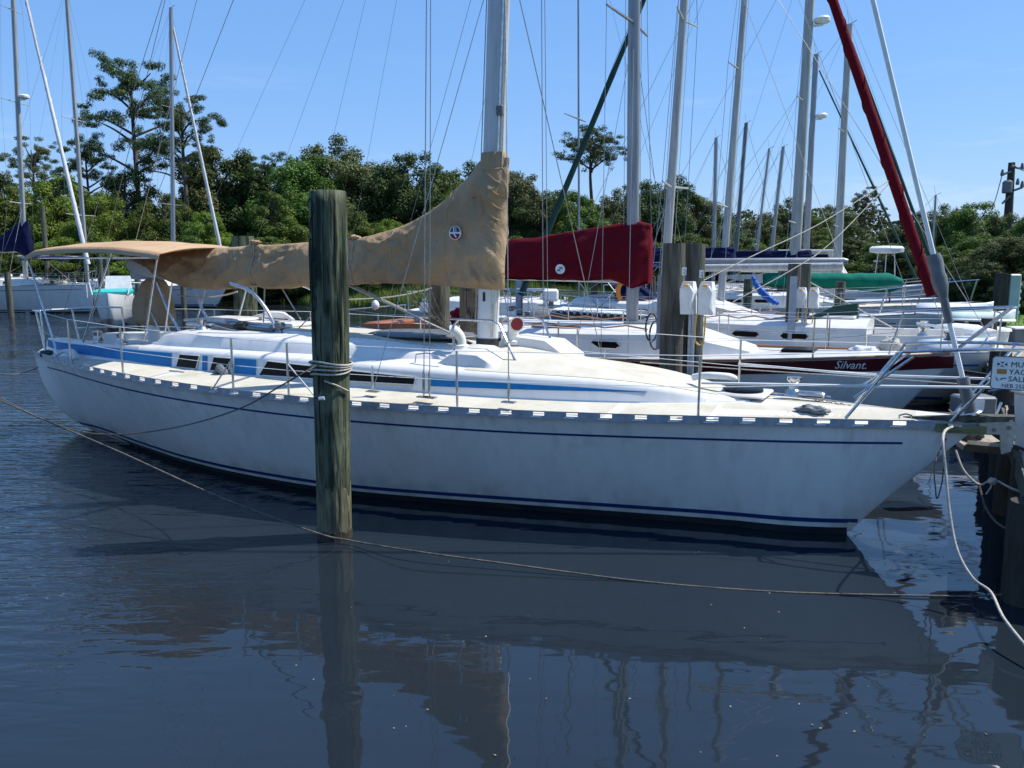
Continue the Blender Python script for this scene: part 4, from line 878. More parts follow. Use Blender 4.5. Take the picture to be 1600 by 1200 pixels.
# floating leaves and scraps
random.seed(5); mb = MB()
for i in range(60):
    p = G(random.uniform(450, 1560), random.uniform(860, 1190)); a = random.uniform(0, 6); l_ = random.uniform(.003, .011); w_ = l_*random.uniform(.25, .6)
    d1 = Vector((math.cos(a), math.sin(a), 0))*l_; d2 = Vector((-math.sin(a), math.cos(a), 0))*w_
    mb.add([p+d1+Vector((0,0,.005)), p+d2+Vector((0,0,.008)), p-d1+Vector((0,0,.005)), p-d2+Vector((0,0,.004))], [(0,1,2,3)], i % 2)
mb.build('floating_leaves', [mat('dead_leaf', (.35,.32,.12), .8, col2=(.2,.22,.06)), mat('pale_scrap', (.30,.28,.2), .8)], None, kind='stuff', label='small leaves and scraps floating on the calm water')

# ================================================================ DOCK
RD = math.atan2(DD.y, DD.x)
def dk(s, r, z=0): return DL0 + DD*s + DR*r + Vector((0,0,z))
dock = thing('dock', 'weathered plank dock running away on the right beyond the bows', 'dock', dk(0, 1.2, 0), RD)
Minv = dock.matrix_basis.inverted(); pm = None; random.seed(11)
s = -1.6; k = 0; rest = MB()
while s < 11.8:
    wv = .142; x_ = random.uniform(-.012, .012)
    if k < 130:
        if pm is None:
            o = MB().box((0,0,0), (.136,2.3,.04), bev=.004).build('plank', plank, dock); pm = o
        else: o = pm.copy(); C.objects.link(o); o.parent = dock
        o.location = Minv @ dk(s, 1.2+x_, .90+random.uniform(-.004,.004))
        o.rotation_euler = (0, random.uniform(-.01,.01), random.uniform(-.006,.006))
    else: rest.box(dk(s, 1.2+x_, .90), (.136,2.3,.04), rz=RD)
    s += wv; k += 1
for r_, z in ((.12,.77),(2.2,.77),(1.2,.77)): MB().box(dk(5.0, r_, z), (13.4, .09, .20), rz=RD).build('stringer', pild, dock, local=False)
MB().box(dk(5.0, .045, .80), (13.4, .05, .20), rz=RD).build('edge_board', pilw, dock, local=False)
for i in range(6): MB().box(dk(-1.5+2.4*i, 1.2, .60), (.12, 2.2, .15), rz=RD).build('cross_beam', pild, dock, local=False)
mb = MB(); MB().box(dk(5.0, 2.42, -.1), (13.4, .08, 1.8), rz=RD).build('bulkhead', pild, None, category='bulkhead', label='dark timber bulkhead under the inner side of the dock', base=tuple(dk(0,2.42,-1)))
tops = [(-1.45,.16,.16,.62),(-.2,.14,.15,.84),(1.0,.1,.16,.80),(2.6,.1,.15,1.45),(4.9,.1,.15,1.35),(7.3,.1,.15,.8),(9.7,.1,.15,1.5),(12.1,.1,.15,.8),(14.5,.1,.15,1.5),(19.3,.1,.15,1.4),(24,.1,.15,1.4)]
def dkp(s, r): p = dk(s, r); return Vector((p.x, p.y, 0))
pq = G(1598, 948); piling('dock_piling', 'short dark piling with a sawn grey top at the right edge nearest the camera', pq+Vector((.06,.1,0)), .15, P(1590, 790, pq.y).z, pild, group='dock pilings', n=24)
nm = ['dark dock piling with a rope tied round it just under the bow roller','dark dock piling in shadow beneath the anchor roller','dock piling just beyond the anchor roller','dock piling with a tall top behind the furling drum','dock piling beside the burgundy bow','short dock piling beyond the burgundy bow','dock piling near the upturned dinghies','dock piling beyond the dinghies','far dock piling by the lawn','farther dock piling by the lawn','farthest dock piling before the trees']
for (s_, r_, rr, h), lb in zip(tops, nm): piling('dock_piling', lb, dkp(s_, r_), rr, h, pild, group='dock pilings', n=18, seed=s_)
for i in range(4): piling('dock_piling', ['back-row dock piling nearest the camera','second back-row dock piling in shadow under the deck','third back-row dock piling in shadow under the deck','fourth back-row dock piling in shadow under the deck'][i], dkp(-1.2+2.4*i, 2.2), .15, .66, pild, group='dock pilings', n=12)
kn = thing('rope_knot', 'pale rope knot tied round the dark piling under the bow roller', 'rope', P(1551, 752, 7.1)); lump((0,0,0), (.035,.035,.035), 'knot', rope, kn, 2, .5, 8); MB().tube([(0,0,0),(-.02,-.01,-.06),(-.05,0,-.12)], .008, 6).build('knot_tail', rope, kn, True)
MB().box(dk(29, -.12, .05), (33, .10, 1.5), rz=RD).build('seawall', pilw, None, category='seawall', label='low timber seawall along the lawn beyond the dock', base=tuple(dk(12.5,0,-1)))
# white dock box at the right edge
bx = thing('dock_box', 'tall white fibreglass dock box at the right edge beside the sign', 'dock box', P(1606, 712, 6.9)+Vector((.27,.1,0))); bx.location.z = .92
MB().loft([[(-.14,-.3,0),(.75,-.3,0),(.75,.35,0),(-.14,.35,0)],[(-.12,-.28,.02),(.73,-.28,.02),(.73,.33,.02),(-.12,.33,.02)],[(-.17,-.26,.50),(.75,-.26,.50),(.75,.33,.50),(-.17,.33,.50)]]).build('box_body', whitep, bx)
MB().box((.29,.03,.53), (.98,.68,.05), bev=.015).build('box_lid', whitep, bx); MB().box((.29,.03,-.0), (.86,.6,.04)).build('box_skirt', rubber, bx)
MB().tube([(-.16,-.24,.45),(-.42,-.35,.02)], .018, 8).build('strut', pilw, bx, True)
# dock clutter ahead of the bow: coil of hose, stepping board, plastic box, bent scrap board
def slab(u, v, Y, size, rz, label, m, name='timber_offcut', rx=0):
    p = P(u, v, Y); MB().box(p, size, M=Matrix.Rotation(rz,3,'Z')@Matrix.Rotation(rx,3,'X')).build(name, m, None, category='board', label=label, base=tuple(p))
slab(1525, 690, 7.9, (.5,.14,.05), .4, 'pale sawn board lying under the anchor roller', plank, rx=.4); slab(1548, 700, 7.7, (.4,.18,.04), -.5, 'second pale board leaning beside the roller', plank, rx=-.6); slab(1540, 586, 12.3, (.8,.05,.05), -1.2, 'dark batten lying on the dock beyond the furling drum', pild)
fn = thing('tool_box', 'grey and white box of gear on the dock edge behind the bow roller', 'box', P(1520, 632, 8.6)); MB().box((0,0,0), (.38,.25,.2), bev=.02).build('box_body', greyp, fn); MB().box((-.06,-.13,.03), (.2,.03,.12)).build('box_label', whitep, fn); MB().tube(cat_curve([(-.25,0,-.05),(-.1,-.1,-.16),(.15,-.1,-.14),(.3,0,.02)],5), .014, 6).build('handle', steel, fn, True)
lump(P(1500, 668, 8.0), (.22,.16,.16), 'black_fender', rubber, None, 3, .5, 12, True, category='fender', label='black rubber fender jammed between the dock and the bow')
hr = cat_curve([P(1545,612,9.0), P(1570,606,8.7), P(1590,596,8.6), P(1620,585,8.5)], 8); MB().tube(hr, .011, 6).build('blue_hose', rope3, None, True, category='hose', label='thin blue hose lying across the dock planks', base=tuple(hr[0]))
lump(P(1592, 640, 7.6), (.1,.08,.09), 'coiled_hose', rubber, None, 6, .6, 10, True, category='hose', label='black coil of hose beside the tall white dock box')

# ================================================================ GENERIC SLOOP
deckm = [mat('deck_grey_panel', (.46,.47,.47), .8, col2=(.38,.39,.39), scale=4), mat('deck_tan_panel', (.56,.51,.40), .8, col2=(.46,.41,.31), scale=4), mat('deck_blue_panel', (.40,.46,.54), .8, col2=(.34,.40,.47), scale=4)]
def sloop(label, bow, L_=10.5, B_=3.2, zs=(1.05,1.0,1.25), head=RZ, hull_m=fgel, stripe=None, band=None, mast_px=None, mast_Y=None, mast_top=None, mast_w=.2, mast_m=mastw, furl=None, furl_r=.05, boom=None, cover_m=None, cover_h=.35, cover_px=None, cabin_x=(-2.6,-7.6), cabin_h=.42, spreaders=(), radar=None, over=(1.3,.9), stn=5, bim=None, dodger=None, group='sailboats berthed in the basin', wires=True, wr=.006, badge=None, teak_rail=False, transom=.6, fend=(), pext=.05, zmast=None):
    t = thing('sailboat', label, 'sailboat', (bow[0], bow[1], 0), head, group); Mi = t.matrix_basis.inverted()
    lw = -(L_-over[0]-over[1]); x0 = lw-over[1]; x1 = over[0]
    hbf = lambda x: max(.01, B_/2*(1-abs((x-(x0+.42*L_))/((x1-(x0+.42*L_)) if x > x0+.42*L_ else (.42*L_)))**(2.1 if x > x0+.42*L_ else 2.4)*(1 if x > x0+.42*L_ else 1-transom)))
    zsf = lambda x: zs[0]+(zs[2]-zs[0])*((x-x0)/L_)**2 - 4*(max(zs[0],(zs[0]+zs[2])/2)-zs[1])*((x-x0)/L_)*(1-(x-x0)/L_)*.5
    zbf = lambda x: (x/x1*(zs[2]-.03)) if x > 0 else (-.5*min(1, (-x)/1.2) if x > lw+1.5 else (-.5+.5*(lw+1.5-x)/1.5 if x > lw else (.45*(lw-x)/over[1])))
    kf = lambda x: .8 if x > -.5 else (.42 if x < -3 else .42+.38*(x+3)/2.5)
    def wy(x, z): a, b = zbf(x), zsf(x); return hbf(x)*max(0, min(1, (z-a)/max(.02, b-a)))**kf(x)
    xs_ = [x0+(x1-x0)*i/44 for i in range(45)]; rg = []
    for x in xs_:
        a, b = zbf(x), zsf(x); half = [(x, -wy(x, a+(b-a)*(k/10)**1.4), a+(b-a)*(k/10)**1.4) for k in range(11)]
        rg.append(half[::-1]+[(p[0], -p[1], p[2]) for p in half[1:]])
    h = MB().loft(rg, closed=False, caps=(True, False)).build('hull', hull_m, t, 'all')
    def st(zl, zh, a0, a1, nme, m, off=.008):
        for s in (-1, 1):
            r2_ = []
            for i in range(41):
                x = a0+(a1-a0)*i/40; zl_, zh_ = zl(x), zh(x); q = [(x, s*(wy(x,zl_)), zl_), (x, s*(wy(x,zl_)+off), zl_), (x, s*(wy(x,zh_)+off), zh_), (x, s*wy(x,zh_), zh_)]
                r2_.append(q if s < 0 else q[::-1])
            MB().loft(r2_, closed=False, caps=(False, False)).build(nme, m, h, True)
    st(lambda x: -.2, lambda x: .1, lw+.3, .02, 'antifouling_band', antif)
    st(lambda x: .14, lambda x: .2, lw+.1, .12, 'boot_stripe', stripe or navyp)
    if band: st(lambda x: zsf(x)-band[1], lambda x: zsf(x)-.005, x0+.1, x1-.05, 'sheer_band', band[0], .007)
    else: st(lambda x: zsf(x)-.22, lambda x: zsf(x)-.19, x0+.4, x1-.5, 'cove_stripe', stripe or navyp)
    V, Fc = grid(lambda x, q: (x, q*hbf(x), zsf(x)-.02+.07*(1-q*q)), xs_, [i/4-1 for i in range(9)]); MB().add(V, Fc).build('deck', gel, t, 'all')
    for s in (-1, 1): MB().tube([(x, s*(hbf(x)-.01), zsf(x)+.02) for x in xs_], .022, 6).build('toe_rail', teak if teak_rail else alum, t, True)
    # cabin with raised step
    ca, cb = cabin_x; cwf = lambda x: (hbf(x)-.42)*(.55+.45*min(1, (ca-x)/1.6)); dz = lambda x: zsf(x)+.03
    r3 = []
    for i in range(15):
        x = ca+(cb-ca)*i/14; hh = cabin_h*min(1, .12+(ca-x)/1.3) ; c_ = max(.12, cwf(x)); z = dz(x)
        r3.append([(x,-c_,z-.05),(x,-c_+.05,z+hh*.85),(x,-c_+.14,z+hh),(x,-c_*.4,z+hh+.05),(x,c_*.4,z+hh+.05),(x,c_-.14,z+hh),(x,c_-.05,z+hh*.85),(x,c_,z-.05)])
    cab = MB().loft(r3[::-1], closed=False, caps=(True, True)).build('cabin', gel, t, True)
    for s in (-1, 1):
        for i in range(4):
            x = ca-1.1-(ca-cb-1.8)*i/3.6; c_ = cwf(x)-.02; mb = MB(); z = dz(x)+cabin_h*.45
            pts = [(x-.22,z-.055),(x+.18,z-.055),(x+.24,z),(x+.18,z+.055),(x-.22,z+.055),(x-.26,z)]
            f_ = MB().tube([(a, s*(c_-.005), b) for a, b in pts], .012, 5, closed=True).build('portlight_frame', steel, cab, True)
            mb.add([(a, s*(c_+.004), b) for a, b in pts], [tuple(range(6)) if s < 0 else tuple(range(5,-1,-1))]); mb.build('portlight', glass, f_)
    MB().box((cb+.7, 0, dz(cb)+cabin_h+.08), (.9,.7,.06), bev=.02).build('companionway_hatch', gel, t)
    for s in (-1, 1):
        hx = [(ca-1.5-(ca-cb-2.6)*i/8, s*(cwf(ca-2.5)-.26), dz(ca-2)+cabin_h+.03+(.05 if i % 2 else .0)) for i in range(9)]; MB().tube(hx, .014, 5).build('handrail', teak, cab, True)
        q_ = [x1-1.3-(x1-1.3-x0-1.2)*i/18 for i in range(19)]
        V, Fc = grid(lambda x, f_: (x, s*((cwf(x)+.06 if cb < x < ca else .05)*(1-f_)+(hbf(x)-.10)*f_), zsf(x)-.014+.07*(1-(((cwf(x)+.06 if cb < x < ca else .05)*(1-f_)+(hbf(x)-.10)*f_)/hbf(x))**2)), q_, [0,.5,1]); MB().add(V, Fc if s > 0 else [f_[::-1] for f_ in Fc]).build('nonskid_panel', deckm[int(abs(bow[0])*7) % 3], t, 'all')
        cowl_r = .06; cpt = Vector((ca-1.2, s*.42, dz(ca-1.2)+cabin_h*.9)); MB().tube(cat_curve([cpt, cpt+Vector((0,0,.14)), cpt+Vector((.05,0,.2)), cpt+Vector((.12,0,.21))], 3), [.045]*5+[.07]*5, 8).build('cowl_vent', whitep, t, True)
    if fend:
        for q in fend: MB().lathe((q, -hbf(q)-.11, .45), [(.03,-.1),(.1,0),(.11,.3),(.1,.5),(.03,.58)], 10).build('fender', whitep, t, True); MB().tube([(q,-hbf(q)-.1,1.0),(q,-hbf(q)+.05,zsf(q)+.3)], .007, 4).build('fender_line', rope, t, True)
    MB().box((ca-1.9, 0, dz(ca-1.9)+cabin_h+.06), (.5,.5,.05), bev=.02).build('deck_hatch', greyp, t)
    MB().box((ca+.7, 0, zsf(ca+.7)+.07), (.5,.5,.05), bev=.02).build('deck_hatch', glass, t)
    for s in (-1, 1):
        r4 = [[(x, s*(hbf(x)*.72), dz(x)-.04),(x, s*(hbf(x)*.70), dz(x)+.24),(x, s*(hbf(x)*.56), dz(x)+.24),(x, s*(hbf(x)*.54), dz(x)-.04)][::s*-1 or 1] for x in [cb-.02-(cb-x0-.5)*i/6 for i in range(7)]]
        MB().loft(r4).build('cockpit_coaming', gel, t)
        x = cb-.9; MB().lathe((x, s*hbf(x)*.63, dz(x)+.24), [(.09,0),(.06,.05),(.06,.11),(.08,.14),(.08,.16)], 10).build('winch', steel, t, True)
    # mast from two pixels on one depth plane
    if mast_px:
        (u0, v0), (u1, v1) = mast_px; A = Mi @ P(u0, v0, mast_Y); Bt = Mi @ P(u1, v1, mast_Y); mt = Bt; dr = (Bt-A).normalized(); zb_ = dz(A.x)+.1
        mp0 = A+dr*((zb_-A.z)/dr.z); at = lambda z: mp0+dr*((z-mp0.z)/dr.z); zt_ = Bt.z
    else: return t
    MB().loft([ell(at(z), mast_w/2*(1 if z < zt_*.7 else .8), mast_w*.33, 12) for z in (zb_, zt_*.3, zt_*.7, zt_)]).build('mast', mast_m, t, True)
    MB().tube([at(zt_), at(zt_)+Vector((.25,0,.12))], .012, 4).build('masthead_fitting', greyp, t, True)
    MB().tube([at(zt_), at(zt_)+Vector((-.1,.05,.5))], .006, 4).build('antenna', greyp, t, True)
    sps = []
    for zf, sl in spreaders:
        z = zt_*zf
        for s in (-1, 1): MB().tube([at(z), at(z)+Vector((-.1, s*sl, .04))], [.03,.018], 6).build('spreader', mast_m, t, True)
        sps.append((z, sl))
    def Wt(a, b, nme='shroud', r=wr, m=wire): MB().tube([a, b], r, 4).build(nme, m, t, True)
    if wires:
        for s in (-1, 1):
            c1 = Vector((mp0.x-.05, s*(hbf(mp0.x)-.18), dz(mp0.x))); prev = c1
            for z, sl in sps: q = at(z)+Vector((-.1, s*sl, .04)); Wt(prev, q); prev = q
            Wt(prev, at(zt_*.985)); lz = sps[0][0] if sps else zt_*.6
            Wt(c1+Vector((-.45,0,0)), at(lz-.1)); Wt(c1+Vector((.45,0,0)), at(lz-.1))
        Wt(Vector((x0+.15, 0, zsf(x0)+.1)), at(zt_), 'backstay')
        Wt(at(zb_+1)+Vector((.12,.03,0)), at(zt_-.2)+Vector((.1,.02,0)), 'halyard', wr*.9, rope); Wt(at(zb_+1)+Vector((-.15,-.05,0)), at(zt_-.2)+Vector((-.1,-.02,0)), 'halyard', wr*.9, rope)
    F0 = Vector((x1-.12, 0, zs[2]+.1))
    if furl:
        n_ = 22; ft = at(zt_*.97); mb = MB(); mb.tube([F0.lerp(ft, .055+.91*i/n_) for i in range(n_+1)], [furl_r*(1.0+.18*mn.noise(Vector((i*1.3,0,0))))*(1.15-.55*i/n_) for i in range(n_+1)], 9).build('furled_jib', furl, t, True)
        ax = (ft-F0).normalized(); e1 = ax.orthogonal().normalized(); e2 = ax.cross(e1); Lj = (ft-F0).length
        if furl_r > .0705: MB().tube([F0+ax*(Lj*(.055+.88*i/220))+(e1*math.cos(i*.42)+e2*math.sin(i*.42))*furl_r*(1.16-.55*i/220) for i in range(221)], .011, 5).build('jib_wrap_edge', furl, t, True)
        MB().lathe(F0+Vector((0,0,.1)), [(.09,0),(.1,.01),(.05,.03),(.05,.09),(.1,.11),(.09,.12)], 12).build('furling_drum', greyp, t, True)
    Wt(F0, at(zt_), 'forestay')
    if boom:
        bz, bl = boom; b0 = at(bz)+Vector((-mast_w/2,0,0)); b1 = b0+Vector((-bl,0,.05))
        MB().tube([b0, b1], .075, 10).build('boom', mastw, t, True); Wt(b1, at(zt_), 'topping_lift', wr*.8, rope); Wt(b1+Vector((1,0,-.08)), Vector((cb-.6,0,dz(cb)+.2)), 'mainsheet', .012, rope)
        if cover_m:
            r5 = []; N = 70
            for i in range(N+1):
                f_ = i/N; x = b0.x+mast_w*1.9-(bl+mast_w*1.5)*f_; hh = cover_h*(1.0 if cover_px is None else lerp(f_, cover_px)); zc = bz-.03; ring = []
                for k in range(36):
                    a = 2*math.pi*k/36; u = .5-.5*math.cos(a); y = (.17+.10*max(0,1-f_*6))*(max(0,u)**.5)*(1-.55*max(0,1-f_*28))*(1-max(0,(u-.7)/.3)**2*.6)*math.copysign(1, -math.sin(a) if k else 1)
                    y += (.05*mn.noise(Vector((x*3+u*4, u*2, k//18+mast_Y)))+.05*max(0,1-abs(mn.noise(Vector((x*1.1+u*1.5, u*4.5, k//18+mast_Y))))*3.5)+.05*max(0,1-f_*5)*max(0,1-abs(mn.noise(Vector((x*6, u*2.5, k//18+4))))*3))*math.copysign(1,y)*min(1,u*8)
                    ring.append((x, b0.y+y, zc+hh-hh*u*(1.0+.14*max(0,1-abs(f_-.07)/.10))+.03*mn.noise(Vector((x*3,u,7)))+.05*u*mn.noise(Vector((x*1.3,0,3)))))
                r5.append(ring)
            cv = MB().loft(r5, closed=True).build('sail_cover', cover_m, t, 'all')
            if badge:
                c = Vector((b0.x-badge, b0.y-.22, bz+cover_h*.18)); mb = MB(); pts = [(c.x+.085*math.cos(k*math.pi/9), c.z+.085*math.sin(k*math.pi/9)) for k in range(18)]
                mb.loft([[(x, c.y, z) for x, z in pts],[(x, c.y+.03, z) for x, z in pts]]); bd = mb.build('sail_cover_badge', signw, cv)
                for k in (-1, 1): MB().box((c.x+.02*k, c.y-.003, c.z+.02*k), (.06,.004,.03)).build('badge_mark', greyp, cv)
    if radar:
        p = at(radar)+Vector((mast_w*.5+.22,0,0)); MB().lathe(p, [(.16,0),(.24,.04),(.25,.13),(.2,.19),(.08,.21)], 16).build('radar_dome', whitep, t, True); MB().box(p+Vector((-.15,0,-.04)), (.35,.12,.05)).build('radar_bracket', whitep, t)
    # rails
    for s in (-1, 1):
        tp = []
        for i in range(stn):
            x = x0+1.0+(x1-1.9-x0-1.0)*i/(stn-1); y = s*(hbf(x)-.06); MB().tube([(x,y,zsf(x)),(x,y,zsf(x)+.6)], .013, 5).build('stanchion', steel, t, True); tp.append((x,y,zsf(x)+.6))
        e = [(x1-.9, s*(hbf(x1-.9)-.04), zs[2]), (x1-.75, s*.32, zs[2]+.62), (x1+pext, s*.16, zs[2]+.70), (x1+pext+.05, 0, zs[2]+.70)]; MB().tube([(x1-.1, s*.1, zs[2]), e[2]], .015, 6).build('pulpit_leg', steel, t, True)
        MB().tube(e, .015, 6).build('pulpit', steel, t, True)
        e2 = [(x0+.15, s*(hbf(x0+.15)-.05), zs[0]), (x0+.12, s*(hbf(x0+.1)-.05), zs[0]+.62), (x0+.05, 0, zs[0]+.62)]
        MB().tube(e2, .015, 6).build('pushpit', steel, t, True)
        for dz_ in (0, -.3): MB().tube([(e2[1][0], e2[1][1], e2[1][2]+dz_)]+[(a, b, c+dz_) for a, b, c in tp]+[(e[1][0], e[1][1], e[1][2]+dz_)], .0045, 4).build('lifeline', steel, t, True)
    if bim:
        m_, xa, xb, z = bim; V, Fc = grid(lambda x, q: (x, q*1.1, z+.12*math.sin(math.pi*(x-xa)/(xb-xa))-.14*abs(q)**2.5), [xa+(xb-xa)*i/10 for i in range(11)], [i/6-1 for i in range(13)])
        V2 = [(a,b,c-.02) for a,b,c in V]; MB().add(V, Fc).add(V2, [f[::-1] for f in Fc]).build('bimini', m_, t, 'all')
        for xx in (xa+.1, xb-.1):
            for s in (-1, 1): MB().tube([(xx, s*1.05, z-.1),((xa+xb)/2, s*1.1, zs[0]+.2)], .013, 5).build('bimini_pole', steel, t, True)
    if dodger:
        m_, xa = dodger; r6 = []
        for i in range(6):
            f_ = i/5; x = xa+.9-1.0*f_; hh = .55*math.sin(math.pi/2*min(1, .1+f_)); z = dz(xa)+cabin_h-.1
            r6.append([(x, 1.0*math.cos(a), z+hh*math.sin(a)**.6 if math.sin(a) > 0 else z) for a in [math.pi*k/10 for k in range(11)]])
        MB().loft(r6, closed=False, caps=(False, False)).build('dodger', m_, t, 'all')
    return t
def bowpt(off, back=0): p = G(1318, 833)+Matrix.Rotation(RZ,3,'Z')@Vector((0, off, 0)); return (p.x-HD.x*back, p.y-HD.y*back)
b1 = Vector((5.6, 12.3, 0))
burg_boat = sloop('white sloop with burgundy sheer band, burgundy sail cover and burgundy furled jib', (b1.x, b1.y), 10.45, 3.2, (1.06,1.05,1.26), band=(burp,.20), mast_px=((988,500),(997,-960)), mast_Y=14.1, mast_w=.22, mast_m=mastg, furl=burg, furl_r=.072, boom=(2.30,3.6), cover_m=burg, cover_h=.90, cover_px=[(0,1.05),(.06,1.12),(.5,.86),(1,.66)], spreaders=((.42,1.0),(.7,.8)), cabin_x=(-1.9,-7.4), cabin_h=.40, badge=1.15, teak_rail=True, over=(1.0,.9), wr=.005, pext=.62)
Mb = burg_boat.matrix_basis
def onband(x, z):   # near-side surface of the burgundy boat
    L_, B_, x0, x1 = 10.45, 3.2, -9.45, 1.0; c = x0+.42*L_; return B_/2*(1-abs((x-c)/(x1-c))**2.1)*.985
tx0 = -.60
text('Silvant.', .165, mat('name_paint', (.62,.60,.62), .5, col2=(.5,.48,.5)), Matrix.Translation((tx0, -onband(tx0, 1)-.03, 1.045)) @ Matrix.Rotation(math.atan2(onband(tx0,1)-onband(tx0+.9,1), .9), 4, 'Z') @ Matrix.Rotation(R(90), 4, 'X'), 'boat_name', burg_boat, .002, .35)
m2 = P(1034, 500, 17.5); sloop('grey-masted sloop facing left behind the paired pilings with a dark green furled jib', (m2.x-HD.x*2.9, m2.y-HD.y*2.9), 10.0, 3.2, (1.05,1.0,1.25), head=RZ+math.pi, over=(.8,.8), mast_px=((1034,500),(1084,-210)), mast_Y=17.5, mast_w=.20, mast_m=mastw, furl=dgc, furl_r=.07, boom=(2.45,3.4), spreaders=((.40,.95),(.72,.75)), stripe=bluep, cabin_x=(-2.0,-7.0))
sloop('white sloop with navy sail cover and light blue bimini', (lambda p: (p.x+HD.x*3.6, p.y+HD.y*3.6))(P(1124,500,22.5)), 10.4, 3.3, (1.1,1.05,1.3), mast_px=((1124,500),(1178,-190)), mast_Y=22.5, mast_w=.2, mast_m=mastw, boom=(2.6,3.6), cover_m=navc, cover_h=.4, spreaders=((.33,.9),(.62,.8)), bim=(blc,-7.8,-5.6,2.55), dodger=(navc,-6.2))
sloop('tall-masted white sloop with radar dome and a bare grey boom', (lambda p: (p.x+HD.x*3.9, p.y+HD.y*3.9))(P(1236,500,27)), 11.5, 3.6, (1.15,1.1,1.35), mast_px=((1236,500),(1272,-110)), mast_Y=27.0, mast_w=.36, mast_m=mastw, boom=(2.62,2.6), spreaders=((.30,1.0),(.6,.8)), radar=9.9, cover_m=navc, cover_h=.36)
sloop('small white sloop whose mast ends beside the upper radar dome', P(1393,470,36)[:2], 9.6, 3.0, (1.0,.95,1.2), mast_px=((1256,460),(1275,85)), mast_Y=38, mast_w=.30, mast_m=mastg, boom=(2.5,3), spreaders=((.55,.8),), radar=8.9, furl=dgc, furl_r=.05)
grn = sloop('white sloop with long green boom cover and a dark green jib bag on deck', P(1415,478,29.5)[:2], 10.8, 3.4, (1.1,1.05,1.3), mast_px=((1304,500),(1327,38)), mast_Y=31, mast_w=.30, mast_m=mastw, boom=(2.2,3.4), spreaders=((.35,1.0),(.66,.8)), furl=dgc, furl_r=.06, stripe=greyp)
sloop('distant sloop with a slim white mast, leftmost of the far masts beyond the pilings', G(1160,462)[:2], 9, 2.9, (1,.95,1.2), mast_px=((1114,440),(1119,215)), mast_Y=48, mast_w=.24, mast_m=mastg, boom=(2.5,3), spreaders=((.5,.8),), wr=.008)
sloop('distant sloop with a dark mast and wind vane', G(1205,466)[:2], 9, 2.9, (1,.95,1.2), mast_px=((1146,440),(1166,192)), mast_Y=46, mast_w=.24, mast_m=greyp, boom=(2.5,3), spreaders=((.45,.8),), wr=.008)
sloop('distant sloop with a thin curved-top white mast', G(1240,464)[:2], 9, 2.9, (1,.95,1.2), mast_px=((1176,440),(1202,232)), mast_Y=47, mast_w=.17, mast_m=mastw, boom=(2.5,3), spreaders=((.4,.6),), wr=.007)
sloop('distant sloop with a pale mast just left of the tall radar mast', G(1262,462)[:2], 9.4, 2.9, (1,.95,1.2), mast_px=((1200,440),(1224,229)), mast_Y=49, mast_w=.24, mast_m=mastw, boom=(2.5,3), spreaders=((.5,.8),), wr=.008, cover_m=blc)
sloop('distant sloop with a short grey mast seen right of the burgundy jib', G(1500,468)[:2], 8.6, 2.8, (1,.95,1.2), mast_px=((1455,440),(1462,305)), mast_Y=44, mast_w=.14, mast_m=mastg, boom=(2.5,2.8), spreaders=((.5,.6),), wr=.006, stn=4)
sloop('low white sloop in the gap under the burgundy boom', P(1010,500,24)[:2], 9.2, 3.0, (1,.95,1.2), mast_px=((905,480),(903,-200)), mast_Y=25.2, mast_w=.07, mast_m=mastg, spreaders=((.5,.8),), cabin_x=(-2,-6.4), wires=False)
# left group
sloop('white sloop with navy sail cover, bimini and radar at the left edge', G(148,489)[:2], 12.5, 3.9, (1.40,1.32,1.42), head=R(-5), over=(.12,.4), transom=.85, mast_px=((40,430),(15,-126)), mast_Y=42.5, mast_w=.26, mast_m=mastw, furl=wcv, furl_r=.10, boom=(3.1,4.4), cover_m=navc, cover_h=1.25, cover_px=[(0,1.25),(.1,1.2),(.3,.7),(1,.5)], spreaders=((.29,.9),(.55,1.05),(.78,.8)), radar=10.6, cabin_x=(-2.9,-8.4), cabin_h=.32, bim=(navc,-3.2,-.6,2.75), stripe=greyp)
sloop('sloop hidden behind the tan bimini whose thin mast stands left of the pine', G(190,478)[:2], 11, 3.3, (1.2,1.15,1.35), head=R(-8), mast_px=((136,430),(103,-20)), mast_Y=46, mast_w=.24, mast_m=mastw, spreaders=((.30,1.25),(.6,1.0)), boom=(2.8,4))
sloop('sloop with a grey mast and white furled jib in front of the tall pine', G(338,481)[:2], 10.5, 3.3, (1.15,1.1,1.42), head=R(-14), mast_px=((271,430),(267,12)), mast_Y=44, mast_w=.24, mast_m=mastg, furl=wcv, furl_r=.09, spreaders=((.36,1.15),(.68,.7)), boom=(2.7,3.6), over=(.9,.7))
# loose far gear on the green sloop: long cover and jib bag
Mg = grn.matrix_basis.inverted()
def world_loft(rings, name, m, parent, sm='all', **k): return MB().loft(rings).build(name, m, parent, sm, local=False, **k)
rg = []
for i in range(41):
    f_ = i/40; c = P(1190+215*f_, lerp(f_, [(0,437),(.5,437),(1,440)]), 27.0); rr = lerp(f_, [(0,.16),(.08,.24),(.3,.22),(.6,.22),(.92,.27),(1,.12)])
    rg.append([c+Vector((0, .30*math.cos(a), rr*math.sin(a)-(.12*f_ if math.sin(a) < 0 else 0)+.03*mn.noise(Vector((f_*16, math.cos(a)*2, 0))))) for a in [2*math.pi*k/16 for k in range(16)]])
world_loft(rg, 'boom_cover', grc, grn)
world_loft([[P(1135,430,26.6), P(1135,434,26.6), P(1135,434,27.2), P(1135,430,27.2)],[P(1150,429,26.6), P(1150,438,26.6), P(1150,438,27.2), P(1150,429,27.2)],[P(1192,428,26.6), P(1192,443,26.6), P(1192,443,27.2), P(1192,428,27.2)]], 'boom_end', mastw, grn, False)
